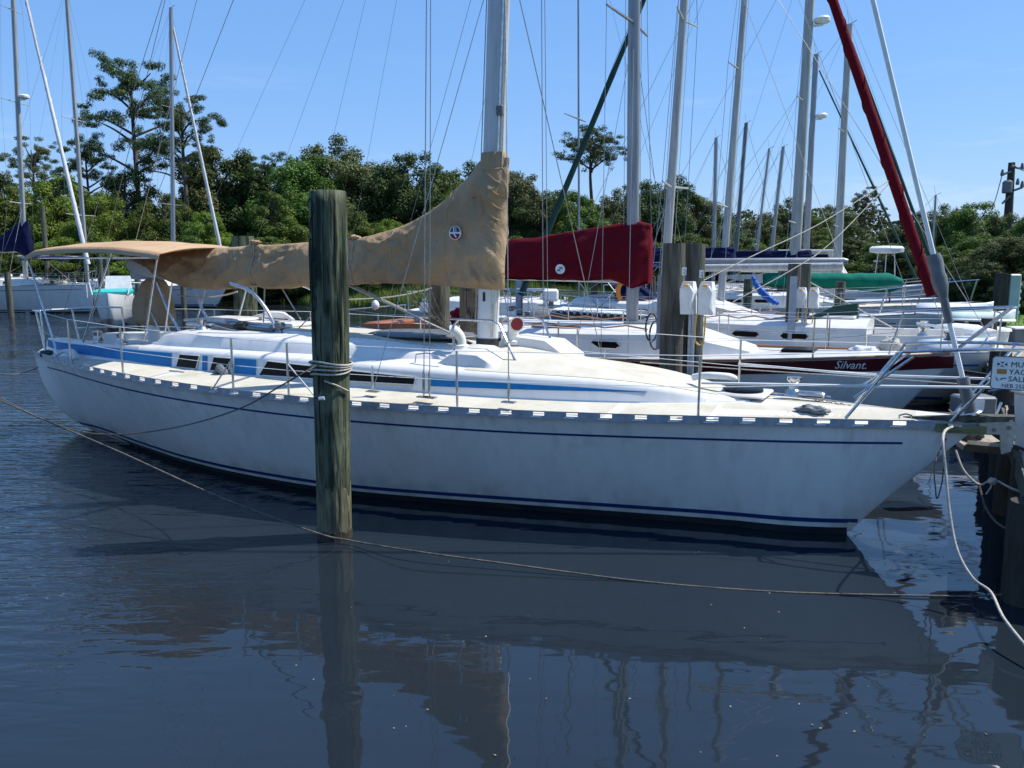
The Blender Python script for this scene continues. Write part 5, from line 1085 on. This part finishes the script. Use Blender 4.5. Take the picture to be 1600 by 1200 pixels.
for u, v0, v1 in ((1390,446,480),(1172,438,470)): MB().tube([P(u,v0,27), P(u,v1,27)], .03, 6).build('cover_post', greyp, grn, True, local=False)
jb = [(1262,496),(1285,487),(1302,479),(1340,474),(1341,503),(1322,508),(1300,500)]
jbt = [P(u,v,15.7) for u,v in jb]; MB().loft([jbt,[P(u+2,v-2,16.1) for u,v in jb]]).build('jib_bag', dgc, None, False, category='sail bag', label='dark green sail bag lying on a white foredeck behind the burgundy bow', base=tuple(jbt[0]))
gb = [P(1098,409,20.5), P(1325,408,19.6)]; MB().tube([gb[0], gb[0].lerp(gb[1],.97), gb[1]], [.085,.085,.05], 12).build('spare_spar', mat('grey_spar', (.26,.28,.30), .4, .3, col2=(.2,.21,.23)), None, True, category='spar', label='long bare grey spar stowed level above the far sail covers', base=tuple(gb[0]))
# bright blue canvas hanging, light blue canopy
p_ = cat_curve([P(1176,432,21), P(1182,446,21), P(1192,458,21), P(1206,470,21), P(1216,474,21)], 6)
MB().tube(p_, [.04+.09*math.sin(math.pi*i/len(p_))+.02*(i%3) for i in range(len(p_))], 10, flat=.6).build('blue_sail_bundle', blc, None, True, category='sail bundle', label='bundle of bright blue canvas hanging below the pale boom end', base=tuple(p_[0]))
# pilothouse motor boat with glass and flybridge
mbt = thing('motor_yacht', 'white motor yacht with a tall glazed wheelhouse and radar behind the green cover', 'motor boat', (*G(1420,478)[:2], 0), RZ); mbt.location = (*(P(1420,500,34)[:2]), 0); mbt.matrix_basis = Matrix.Translation(mbt.location)@Matrix.Rotation(RZ,4,'Z')
rg = [[(x,-w_,0),(x,-w_*1.15,z),(x,w_*1.15,z),(x,w_,0)] for x, w_, z in ((-8,1.4,1.2),(-4,1.7,1.25),(-1,1.3,1.5),(1.2,.08,1.75))]; MB().loft(rg, closed=True).build('hull', fgel, mbt, True)
MB().loft([[(-6.2,-1.4,1.2),(-1.2,-1.0,1.3),(-1.2,1.0,1.3),(-6.2,1.4,1.2)],[(-6.2,-1.3,2.0),(-2.2,-1.0,2.0),(-2.2,1.0,2.0),(-6.2,1.3,2.0)]]).build('cabin', gel, mbt)
MB().loft([[(-4.9,-1.1,2.0),(-2.5,-.9,2.0),(-2.5,.9,2.0),(-4.9,1.1,2.0)],[(-4.8,-1.0,3.0),(-3.1,-.8,3.0),(-3.1,.8,3.0),(-4.8,1.0,3.0)]]).build('wheelhouse', gel, mbt)
for a, b in ((-4.75,-4.3),(-4.2,-3.75),(-3.65,-3.2)): MB().add([(a,-1.12,2.2),(b+.25,-1.02 if b>-3.5 else -1.10,2.2),(b,-.98,2.88),(a,-1.04,2.88)], [(0,1,2,3)]).build('window', glass, mbt)
MB().box((-4,0,3.04), (2.4,2.2,.08), bev=.02).build('wheelhouse_roof', teal if False else fgel, mbt)
MB().loft([[(-5.8,-1.38,1.45),(-2.4,-1.12,1.45),(-2.4,-1.1,1.8),(-5.8,-1.36,1.8)],[(-5.8,-1.36,1.45),(-2.4,-1.10,1.45),(-2.4,-1.08,1.8),(-5.8,-1.34,1.8)]]).build('saloon_window', glass, mbt)
rd = Vector(mbt.matrix_basis.inverted() @ P(1385,396,33)); MB().lathe(rd, [(.3,0),(.62,.05),(.64,.2),(.55,.28),(.2,.3)], 20).build('radar_dome', whitep, mbt, True)
for dx in (-.3,0,.3): MB().tube([rd+Vector((dx,0,0)), Vector((rd.x+dx*1.2,rd.y,2.0))], .018, 6).build('radar_mast', whitep, mbt, True)
# teal skiff bow-on at the left
sk = thing('skiff', 'small white skiff with teal cushions between the left sloop and the tan wheel cover', 'motor boat', (*P(176,500,31)[:2], 0), R(-70)); k_ = []
for x, w_, z, kz in ((-4.2,.75,1.15,-.1),(-2,.82,1.2,-.15),(0,.6,1.32,-.1),(.9,.22,1.4,.5),(1.15,.02,1.45,1.3)): k_.append([(x,-w_,z),(x,-w_*.7,z*.35),(x,0,kz),(x,w_*.7,z*.35),(x,w_,z)])
MB().loft(k_, closed=False).build('hull', fgel, sk, 'all'); MB().box((-1.0,0,1.42), (2.2,1.3,.2), bev=.06).build('cushion', teal, sk); MB().box((-.6,0,1.34), (.8,1.1,.14), bev=.04).build('cushion', teal, sk)
for s in (-1, 1):
    MB().tube([(-1.2,s*.95,1.2),(-1.2,s*.95,1.75),(0,s*.7,1.8),(.2,s*.6,1.35)], .02, 5).build('bow_rail', whitep, sk, True)
MB().loft([[(-3.2,-.5,1.2),(-3.2,.5,1.2),(-2.6,.5,1.2),(-2.6,-.5,1.2)],[(-3.2,-.45,2.0),(-3.2,.45,2.0),(-2.9,.45,2.0),(-2.9,-.45,2.0)]]).build('console', whitep, sk); MB().box((-4.5,0,.9), (.4,.45,.9), bev=.08).build('outboard_motor', greyp, sk)
# grey inflatable with white scalloped cover under the burgundy boom
inf = thing('inflatable_tender', 'grey tender under a scalloped white cover beyond the burgundy sloop', 'dinghy', (*P(940,500,22)[:2], 0), RZ)
MB().loft([[(x, .55*math.cos(a), .95+z+ .3*math.sin(a)) for a in [k*math.pi/7 for k in range(14)]] for x, z in ((-1.9,.15),(-1.5,.05),(0,0),(1.3,.08),(1.8,.2))]).build('tube_hull', greyp, inf, True)
for i in range(15): MB().loft([[(-1.2+.19*i,-.60,1.32-.03*(i/5)),(-1.03+.19*i,-.60,1.32-.03*(i/5)),(-1.11+.19*i,-.60,1.22-.03*(i/5))],[(-1.2+.19*i,-.56,1.32-.03*(i/5)),(-1.03+.19*i,-.56,1.32-.03*(i/5)),(-1.11+.19*i,-.56,1.22-.03*(i/5))]]).build('scallop', wcv, inf)
MB().loft([[(-1.3,-.6,1.3),(-1.3,.5,1.35),(-1.3,.4,1.22)],[(1.7,-.58,1.22),(1.7,.5,1.28),(1.7,.4,1.15)]]).build('cover', wcv, inf)
ob = thing('outboard_motor', 'white outboard motor clamped on a rail above the grey tender', 'outboard motor', P(860,468,23)); MB().box((0,0,.12), (.45,.3,.35), bev=.06).build('cowling', whitep, ob); MB().box((.02,0,-.2), (.14,.14,.4)).build('leg', greyp, ob); MB().box((-.5,0,.28), (.9,.12,.06)).build('bracket', whitep, ob)
lb = thing('lifebuoy', 'orange horseshoe lifebuoy on the rail left of the burgundy sloop mast', 'lifebuoy', P(975,455,19.0)); MB().tube([(.14*math.cos(a),0,.22*math.sin(a)) for a in [R(-60+k*30) for k in range(11)]], .055, 8).build('buoy', mat('orange_foam', (.6,.2,.03), .7), lb, True)
# varnished cockpit of the burgundy sloop
for s_ in (-1, 1):
    MB().loft([[(x, s_*1.02, 1.08),(x, s_*1.0, 1.42+.05*math.sin((x+9)*1.2)),(x, s_*.95, 1.42+.05*math.sin((x+9)*1.2)),(x, s_*.95, 1.08)][::s_] for x in (-9.0,-8.6,-8.2,-7.8,-7.4)]).build('varnished_coaming', varn, burg_boat, False)
MB().box((-9.05,0,1.25), (.35,1.3,.35), bev=.04).build('stern_locker', varn, burg_boat); MB().box((-7.3,0,1.5), (.9,.8,.10), bev=.03).build('wooden_hatch', varn, burg_boat); MB().box((-7.72,0,1.35), (.04,.7,.45)).build('companionway_board', varn, burg_boat)
lump(Mb@Vector((-6.9,-.7,1.6)), (.3,.2,.2), 'sail_bag', burg, None, 3, .4, 12, True, category='sail bag', label='burgundy sail bag beside the wooden hatch of the burgundy sloop')
lump(Mb@Vector((-9.4,0,1.72)), (.08,.08,.1), 'stern_lamp', whitep, None, 1, .1, 8, True, category='lamp', label='small white lamp on the stern of the burgundy sloop')
MB().box((-5,-.9,1.47), (.9,.05,.12)).build('teak_trim', varn, burg_boat)
# varnished rail boat end near the mast (to its right)
# deck gear on the burgundy boat: coiled fender line, ropes, hatch
lump(P(1350,547,12.6), (.22,.12,.07), 'white_fender', wcv, None, 2, .35, 12, True, category='fender', label='white bound fender lying on the burgundy sloop foredeck'); lump(P(1392,542,12.6), (.15,.12,.13), 'rope_coil', rope, None, 7, .6, 12, True, category='rope', label='heap of pale rope on the burgundy sloop bow')
for i, (u, v) in enumerate(((1018,512),(1024,524))): 
    c = P(u, v, 12.6); MB().tube([c+Vector((.09*math.cos(a), 0, .22*math.sin(a))) for a in [k*math.pi/7 for k in range(14)]], .014, 6, closed=True).build('hanging_coil', rope2, None, True, category='rope', label=['upper coil of rope hung beside the thick grey pilings','lower coil of rope hung beside the thick grey pilings'][i], base=tuple(c))
# ropes hung on the brown piling
for i in range(5):
    c = P(726+4*i, 455, 10.85); MB().tube(sag(c, c+Vector((.06,0,-.02)), .35+.06*i, 10), .012, 6).build('hung_rope', rope2, None, True, category='rope', label=['leftmost','second from left','middle','second from right','rightmost'][i]+' rope loop hung on the brown piling behind the main mast', base=tuple(c))
# stacked dinghies and dock stores at the right
def dinghy(u, v, Y, L_, label, m, roll=0, rz=0, up=False):
    p = P(u, v, Y); t = thing('dinghy', label, 'dinghy', p, rz); k_ = []
    for f_, w_, h in ((-.5,.24,.15),(-.2,.30,.17),(.15,.28,.18),(.4,.15,.22),(.5,.03,.25)):
        k_.append([(f_*L_, w_*math.cos(a), (-1 if not up else 1)*h*math.sin(a)) for a in [math.pi*k/8 for k in range(9)]])
    MB().loft(k_, closed=False).build('hull', m, t, 'all'); MB().tube([(q[0][0], q[0][1], q[0][2]+.01) for q in k_], .03, 5).build('gunwale', whitep, t, True); MB().tube([(q[-1][0], q[-1][1], q[-1][2]+.01) for q in k_], .03, 5).build('gunwale', whitep, t, True); t.rotation_euler = (roll, 0, rz); return t
dinghy(1528, 500, 17.5, 1.35, 'upturned pale green dinghy stacked on the dock below the dark trees', mat('pale_green_hull', (.55,.66,.60), .5), 0, RZ, True)
dinghy(1490, 487, 18.2, 1.5, 'upturned white dinghy behind the pale green one', fgel, .2, RZ, True)
dinghy(1508, 527, 15.6, 1.1, 'white dinghy leaning on its side below the upturned ones', fgel, .8, RZ-.2, True)
dinghy(1492, 545, 14.2, 1.2, 'pale blue-white dinghy lying on the dock beside the burgundy bow', mat('pale_blue_hull', (.55,.60,.68), .5), .3, RZ+.1, True)
st_ = thing('service_post', 'dark post with a pale ribbed meter panel at the edge of the lawn', 'post', (*P(1566,520,21)[:2], .75)); MB().box((-.12,0,.75), (.26,.25,1.6)).build('post', pild, st_); MB().box((.16,-.02,.95), (.3,.2,1.15), bev=.03).build('meter_panel', mat('panel_blue_grey', (.34,.42,.46), .5), st_)
for i in range(5): MB().box((.33,-.02,.55+.18*i), (.04,.12,.07)).build('meter_knob', whitep, st_)
lk = thing('grey_locker', 'blue-grey locker standing on the grass at the right edge', 'locker', (*P(1594,545,17)[:2], .85)); MB().box((0,0,.19), (.5,.4,.34), bev=.02).build('locker_body', greyp, lk); MB().box((0,0,.38), (.56,.44,.04), bev=.01).build('locker_lid', whitep, lk)
tb = thing('white_tub', 'round white tub standing on the dock at the edge of the grass', 'tub', (*P(1545,545,16.3)[:2], .92)); MB().lathe((0,0,0), [(.3,0),(.34,.3),(.38,.32),(.36,.36),(.1,.4)], 18).build('tub_body', whitep, tb, True)
pf = thing('white_table', 'white boat hull cradle leaning over the dock behind the furling drum', 'cradle', P(1475,520,15)); MB().box((0,0,.1), (.9,.3,.05), M=Matrix.Rotation(.15,3,'Y')).build('board', whitep, pf); 
for dx in (-.3,.3): MB().tube([(dx,0,.1),(dx+.15,0,-.55)], .035, 6).build('leg', whitep, pf, True)
# utility pole
up = thing('utility_pole', 'wooden utility pole with transformer and insulators above the right-hand trees', 'utility pole', (*P(1572,420,46)[:2], .9))
ub = up.matrix_basis.inverted()
a, b = ub@P(1570,420,46), ub@P(1581,254,46); MB().tube([a, a.lerp(b,.5), b], [.26,.22,.17], 10).build('pole', mat('pole_wood', (.05,.04,.035), .9), up, True)
MB().lathe(ub@P(1573,302,45.7), [(.2,0),(.25,.05),(.25,.6),(.12,.7)], 12).build('transformer', greyp, up, True)
for (u0,v0,u1,v1) in ((1566,273,1580,268),(1580,260,1597,264),(1583,298,1597,293),(1566,318,1578,306)): MB().tube([ub@P(u0,v0,45.8), ub@P(u1,v1,45.8)], .06, 6).build('crossarm', greyp, up, True)
for u, v in ((1566,272),(1597,262),(1597,290),(1590,286)): MB().lathe(ub@P(u,v,45.8), [(.08,-.1),(.10,.0),(.06,.2),(.04,.25)], 8).build('insulator', greyp, up, True)
for (u0,v0) in ((1597,262),(1597,290),(1581,256),(1566,272)): MB().tube(sag(ub@P(u0,v0,45.8), ub@P(1540,335,60), .8, 8) if u0 == 1566 else sag(ub@P(u0,v0,45.8), ub@P(u0+90,v0-6,44), .6, 8), .022, 4).build('power_line', rubber, up, True)

# ================================================================ TREES
def make_crown(kind, seed, nl, leaf, zmin=.56):
    rnd = random.Random(seed); v = []; f = []; lobes = []; trunk = MB()
    def limb(a, b, r0, r1, bend=.05):
        a, b = Vector(a), Vector(b); m_ = a.lerp(b,.5)+Vector((rnd.uniform(-bend,bend), rnd.uniform(-bend,bend), rnd.uniform(0,bend))); trunk.tube(cat_curve([a,m_,b],4), [r0+(r1-r0)*i/8 for i in range(9)], 7)
    if kind == 'pine':          # bare trunk with flat plates of needles near the top
        tx_, ty_ = rnd.uniform(-.05,.05), rnd.uniform(-.05,.05)
        trunk.tube(cat_curve([(0,0,0),(tx_*.4,ty_*.4,.4),(tx_,ty_,.72),(tx_*1.3,ty_,.97)],5), [.02-.0155*i/15 for i in range(16)], 8)
        for i in range(15):
            z = zmin+(.97-zmin)*(i/14)**.9+rnd.uniform(-.02,.02); a = i*2.4+rnd.uniform(-.5,.5); rr = (.24-.15*(i/14))*rnd.uniform(.55,1.1)*(1 if zmin < .6 else .75)+.02
            e = Vector((tx_+rr*math.cos(a), ty_+rr*math.sin(a), z+.03)); limb((tx_*z,ty_*z,z-.05), e, .007, .002, .03)
            for j in range(8): lobes.append((e+Vector((rnd.uniform(-.10,.10), rnd.uniform(-.10,.10), rnd.uniform(-.045,.055))), rnd.uniform(.022,.050), rnd.uniform(.012,.026)))
            if i % 3 == 0: lobes.append((Vector((tx_+rr*.4*math.cos(a), ty_+rr*.4*math.sin(a), z+.02)), .06, .03))
    else:
        low = .10 if kind == 'dense' else .24
        trunk.tube(cat_curve([(0,0,0),(rnd.uniform(-.03,.03),0,.25),(rnd.uniform(-.04,.04),rnd.uniform(-.04,.04),.55),(0,0,.86)],5), [.026-.021*i/15 for i in range(16)], 8)
        n_ = 46 if kind == 'dense' else 44
        for i in range(n_):
            z = low+(.97-low)*((i+.5)/n_); t = (z-low)/(.97-low); wr_ = (.34 if kind == 'dense' else .36)*(math.sin(math.pi*(.12+.82*t**.9)))**.7
            for j in range(3 if t < .85 else 1):
                a = rnd.uniform(0, 6.28); rr = wr_*rnd.uniform(.35,1.0); e = Vector((rr*math.cos(a), rr*math.sin(a), z+rnd.uniform(-.03,.03)))
                if (i+j) % 3 == 0: limb((0,0,max(.15,z-.18)), e, .009, .002, .04)
                s_ = rnd.uniform(.06,.115)*(1.15-.45*t); lobes.append((e, s_, s_*rnd.uniform(.7,1.1)))
        lobes.append((Vector((0,0,.93)), .06, .05))
    tot = sum(l[1]**2 for l in lobes)
    for c, rx, rz in lobes:
        k = int(nl*rx*rx/tot)
        for q in range(k):
            d = Vector((rnd.gauss(0,1), rnd.gauss(0,1), rnd.gauss(0,1))).normalized()*(rnd.random()**.45)
            p = c+Vector((d.x*rx, d.y*rx, d.z*rz)); nn = (d*1.0+Vector((rnd.uniform(-.8,.8), rnd.uniform(-.8,.8), rnd.uniform(-.2,1.1)))).normalized()
            t1 = nn.orthogonal().normalized(); t1 = Matrix.Rotation(rnd.uniform(0,6.28), 3, nn) @ t1; t2 = nn.cross(t1); s_ = leaf*rnd.uniform(.6,1.35); w_ = s_*(.28 if kind == 'pine' else .62)
            b = len(v); v += [p-t1*s_, p+t2*w_, p+t1*s_, p-t2*w_]; f.append((b,b+1,b+2,b+3))
    me = bpy.data.meshes.new('foliage_'+kind); me.from_pydata([tuple(p) for p in v], [], f); me.update()
    tm = bpy.data.meshes.new('trunk_'+kind); tm.from_pydata([tuple(p) for p in trunk.v], [], trunk.f); tm.polygons.foreach_set('use_smooth', [True]*len(tm.polygons)); tm.update()
    return me, tm
PROT = {}
for i, (k, sd_, nl, lf) in enumerate([('broad',1,62000,.0085),('broad',2,62000,.0085),('dense',3,66000,.0087),('dense',4,66000,.0087),('pine',5,24000,.0070),('pine',6,24000,.0070),('dense',7,70000,.009),('pine',15,11000,.0085)]): PROT[i] = (make_crown(k, sd_, nl, lf, .80 if i == 7 else .56), k)
FCOPY = {}
def tree(u, vtop, Y, pi, m, label, cat='tree', wide=1.0, base_z=.4, rz=None):
    p = P(u, 440, Y); h = P(u, vtop, Y).z-base_z; (fm, tm), k = PROT[pi]
    t = thing({'pine':'pine_tree','broad':'broadleaf_tree','dense':'bushy_tree'}[k] if cat == 'tree' else 'shrub', label, cat, (p.x, Y, base_z), (rz if rz is not None else (u*1.7) % 6.28), 'trees along the bank')
    if k == 'pine' and pi != 7: wide *= .8
    t.scale = (h*wide, h*wide, h)
    key = (pi, m.name)
    if key not in FCOPY:
        c = fm.copy(); c.materials.append(m); FCOPY[key] = c
        if not tm.materials: tm.materials.append(bark)
    a = bpy.data.objects.new('crown', FCOPY[key]); b = bpy.data.objects.new('trunk', tm)
    for o in (a, b): C.objects.link(o); o.parent = t
    return t
TL = [ # u, top, Y, proto, material, label
 (-60,250,66,0,leafA,'broad tree beyond the left edge mast'),(8,262,62,2,leafA,'green tree directly behind the navy sail cover'),(62,228,70,5,leafC,'thin-crowned pine above the left sloop radar'),(100,268,60,3,leafD,'bright green tree left of the leaning white furled jib'),
 (150,222,66,4,leafB,'dark flat-topped pine left of the tallest pine'),(165,300,56,2,leafD,'bright shrubby tree below the dark pine left of the tallest pine'),(226,98,64,4,leafB,'tallest pine rising far above the tree line at the left'),(205,262,62,2,leafB,'dark tree at the foot of the tallest pine'),(300,152,62,5,leafB,'second tall pine with spreading crown behind the slanting white jib'),
 (262,300,57,3,leafA,'mid green tree between the two tall pines'),(345,222,66,3,leafC,'olive tree right of the second tall pine'),(330,330,54,6,leafD,'bright bushy tree below the second tall pine'),(385,238,66,2,leafB,'dark tree above the near end of the tan bimini'),(420,248,66,4,leafB,'dark pine above the left rope lashing'),
 (440,300,57,6,leafA,'round green tree just left of the foreground piling'),(482,236,64,0,leafA,'broad bright oak left of the foreground piling top'),(532,218,66,1,leafC,'tall olive oak directly above the foreground piling'),(575,252,65,0,leafC,'olive oak right of the foreground piling'),
 (560,330,56,6,leafA,'low green tree above the middle of the sail cover'),(640,234,64,0,leafB,'dark billowing oak left of the main shrouds'),(690,262,66,1,leafB,'dark oak between the shrouds and the cover peak'),(715,290,60,2,leafA,'green tree behind the slope of the sail cover'),
 (615,340,55,3,leafD,'bright low tree where the cover slope begins'),(735,258,70,1,leafA,'oak just left of the cover collar'),(800,262,68,0,leafC,'oak just right of the main mast'),(838,300,64,1,leafB,'dark oak above the left end of the burgundy cover'),(870,292,66,0,leafB,'dark oak above the burgundy cover badge'),
 (905,300,62,2,leafA,'green tree left of the dark slanting furled sail'),(930,214,80,7,leafB,'lone distant pine standing above the trees by the slanting green furled sail'),(962,298,64,1,leafC,'olive oak just left of the grey mast of the burgundy sloop'),(1005,280,66,0,leafB,'dark oak directly behind the grey mast'),
 (1050,278,64,1,leafB,'dark oak right of the grey mast'),(1085,300,64,0,leafC,'olive oak above the paired grey pilings'),(1130,336,62,2,leafA,'green tree behind the first far white mast'),(1185,332,66,3,leafC,'olive tree behind the dark far mast'),(1228,312,68,1,leafC,'taller olive tree behind the thin far masts'),
 (1262,330,66,2,leafA,'green tree behind the tall radar mast'),(1300,318,70,0,leafC,'sparse tree between the radar mast and the burgundy jib'),(1340,300,74,5,leafC,'sparse tall-stemmed tree left of the burgundy jib'),(1385,352,62,3,leafA,'low green tree behind the radar of the motor yacht'),(1420,330,60,2,leafB,'dark tree behind the burgundy jib'),
 (1468,322,52,1,leafA,'green tree behind the grey drum cover'),(1512,312,50,0,leafA,'round-topped green tree left of the utility pole'),(1555,335,44,6,leafC,'tree in front of the utility pole foot'),(1605,330,42,2,leafA,'tree right of the utility pole'),(1660,300,46,0,leafA,'tree beyond the right edge of the frame'),(1740,310,44,2,leafC,'second tree beyond the right edge of the frame'),(1830,290,46,1,leafA,'third tree beyond the right edge of the frame'),(1930,300,44,3,leafB,'fourth tree beyond the right edge of the frame'),(2050,290,44,0,leafA,'fifth tree beyond the right edge of the frame'),(-170,250,60,1,leafB,'tree beyond the left edge of the frame'),
]
for t_ in TL: tree(*t_)
BL = [(-20,385,52,2,leafD),(40,380,51,3,leafA),(90,372,51,2,leafD),(140,378,50,6,leafA),(200,372,50,3,leafD),(250,380,50,6,leafA),(300,370,50,2,leafA),(365,372,50,6,leafD),(410,368,51,3,leafA),(465,380,52,2,leafB),(520,370,52,6,leafA),(590,375,52,3,leafB),(640,365,53,2,leafA),(700,372,53,6,leafB),(760,362,54,3,leafA),(820,370,54,2,leafA),(880,372,54,6,leafB),(940,368,54,3,leafA),(1000,372,54,2,leafB),(1060,366,54,6,leafA),(1110,370,54,3,leafA),(1160,368,54,2,leafA),(1215,372,54,6,leafA),(1270,366,54,3,leafA),(1330,372,52,2,leafB),(1380,380,48,6,leafA),(1430,378,44,3,leafB)]
bl = ['below the tan bimini','behind the skiff','along the far bank','under the tan boom','behind the burgundy cover','among the far masts']
for i, (u, v, Y, pi, m) in enumerate(BL):
    where = ['at the far left edge','behind the navy sail cover','left of the leaning white jib','behind the left sloop bow','behind the teal skiff','below the tallest pine','below the second tall pine','right of the slanting white jib','behind the left lashing knot','left of the green foreground piling','right of the green foreground piling','under the rise of the tan cover','behind the main shrouds','behind the badge on the tan cover','just right of the main mast foot','behind the left end of the burgundy cover','behind the badge on the burgundy cover','left of the grey mast','right of the grey mast','behind the thick paired pilings','right of the paired pilings','behind the first far white mast','behind the thin far masts','behind the tall radar mast','left of the burgundy furled jib','behind the motor yacht radar','right of the motor yacht'][i]
    tree(u, v, Y, pi, m, 'low bank shrub '+where, 'shrub', 1.9, .2)
RBs = [(1480,385,36,6,leafA,'dark shrub right of the burgundy jib foot'),(1520,365,33,2,leafA,'leafy shrub mass below the utility pole'),(1560,372,30,6,leafC,'olive shrub above the service post'),(1600,362,29,3,leafC,'olive shrub at the right edge'),(1500,420,31,3,leafB,'dark low shrub behind the dinghies'),(1545,410,28.5,6,leafB,'dark low shrub behind the service post'),(1590,425,27.5,2,leafC,'low sunlit shrub at the right edge above the lawn'),(1640,400,28,6,leafB,'low shrub beyond the right edge')]
for u, v, Y, pi, m, lb in RBs: tree(u, v, Y, pi, m, lb, 'shrub', 1.5, .8)
# woods behind the front rows, one mass
rnd = random.Random(21); v = []; f = []
for i in range(90000):
    x = rnd.uniform(-78, 88); Y = 74+rnd.uniform(0, 7); top_ = 7.2+2.2*mn.noise(Vector((x*.11, 0, 3)))+1.5*mn.noise(Vector((x*.45, 0, 8)))-max(0, x-5)*.045
    z = .2+top_*(1-rnd.random()**1.6); s_ = rnd.uniform(.10,.24); d = Vector((rnd.gauss(0,1), rnd.gauss(0,1)-.4, rnd.gauss(0,1)+.4)).normalized(); t1 = d.orthogonal().normalized(); t1 = Matrix.Rotation(rnd.uniform(0,6.28), 3, d) @ t1; t2 = d.cross(t1)
    p = Vector((x, Y+1.5*mn.noise(Vector((x*.6, z*.6, 1))), z)); b = len(v); v += [tuple(p-t1*s_), tuple(p+t2*s_*.6), tuple(p+t1*s_), tuple(p-t2*s_*.6)]; f.append((b,b+1,b+2,b+3))
me = bpy.data.meshes.new('distant_woods'); me.from_pydata(v, [], f); me.materials.append(leafB); o = bpy.data.objects.new('distant_woods', me); C.objects.link(o); o['kind'] = 'stuff'; o['label'] = 'dark mass of woods behind the trees of the far bank'
# marsh grass fringe on the far bank
rnd = random.Random(9); v = []; f = []
for i in range(70000):
    x = rnd.uniform(-40, 30); y0 = shore_y(x); y = y0+rnd.uniform(-1.0, 3.2)+.8*mn.noise(Vector((x*.4,0,0))); s_, r_ = dockc((x, y))
    if r_ > 1.5: continue
    h = rnd.uniform(.45,1.0)*(.75+.5*mn.noise(Vector((x*.5,y*.5,3)))); a = rnd.uniform(-.5,.5); w_ = .05; b = len(v); z = max(0, ground_h(x, y))-.05
    th_ = rnd.uniform(0, 3.1); v += [(x-w_*math.cos(th_),y-w_*math.sin(th_),z),(x+w_*math.cos(th_),y+w_*math.sin(th_),z),(x+a*.3,y+rnd.uniform(-.1,.1),z+h)]; f.append((b,b+1,b+2))
me = bpy.data.meshes.new('marsh_grass'); me.from_pydata(v, [], f); me.materials.append(grassm); o = bpy.data.objects.new('marsh_grass', me); C.objects.link(o); o['kind'] = 'stuff'; o['label'] = 'yellow-green marsh grass fringe along the far bank'
# lawn blades on the right bank
v = []; f = []
for i in range(26000):
    s_ = rnd.uniform(3, 30); p = dk(s_, rnd.uniform(bank_r(s_)+.1, bank_r(s_)+8)); z = ground_h(p.x, p.y)-.01; h = rnd.uniform(.03,.09); b = len(v); a = rnd.uniform(0,6.28)
    v += [(p.x-.012*math.cos(a),p.y-.012*math.sin(a),z),(p.x+.012*math.cos(a),p.y+.012*math.sin(a),z),(p.x+rnd.uniform(-.03,.03),p.y+rnd.uniform(-.03,.03),z+h)]; f.append((b,b+1,b+2))
me = bpy.data.meshes.new('lawn_blades'); me.from_pydata(v, [], f); me.materials.append(lawnm); o = bpy.data.objects.new('lawn_grass', me); C.objects.link(o); o['kind'] = 'stuff'; o['label'] = 'short green lawn grass on the right bank'
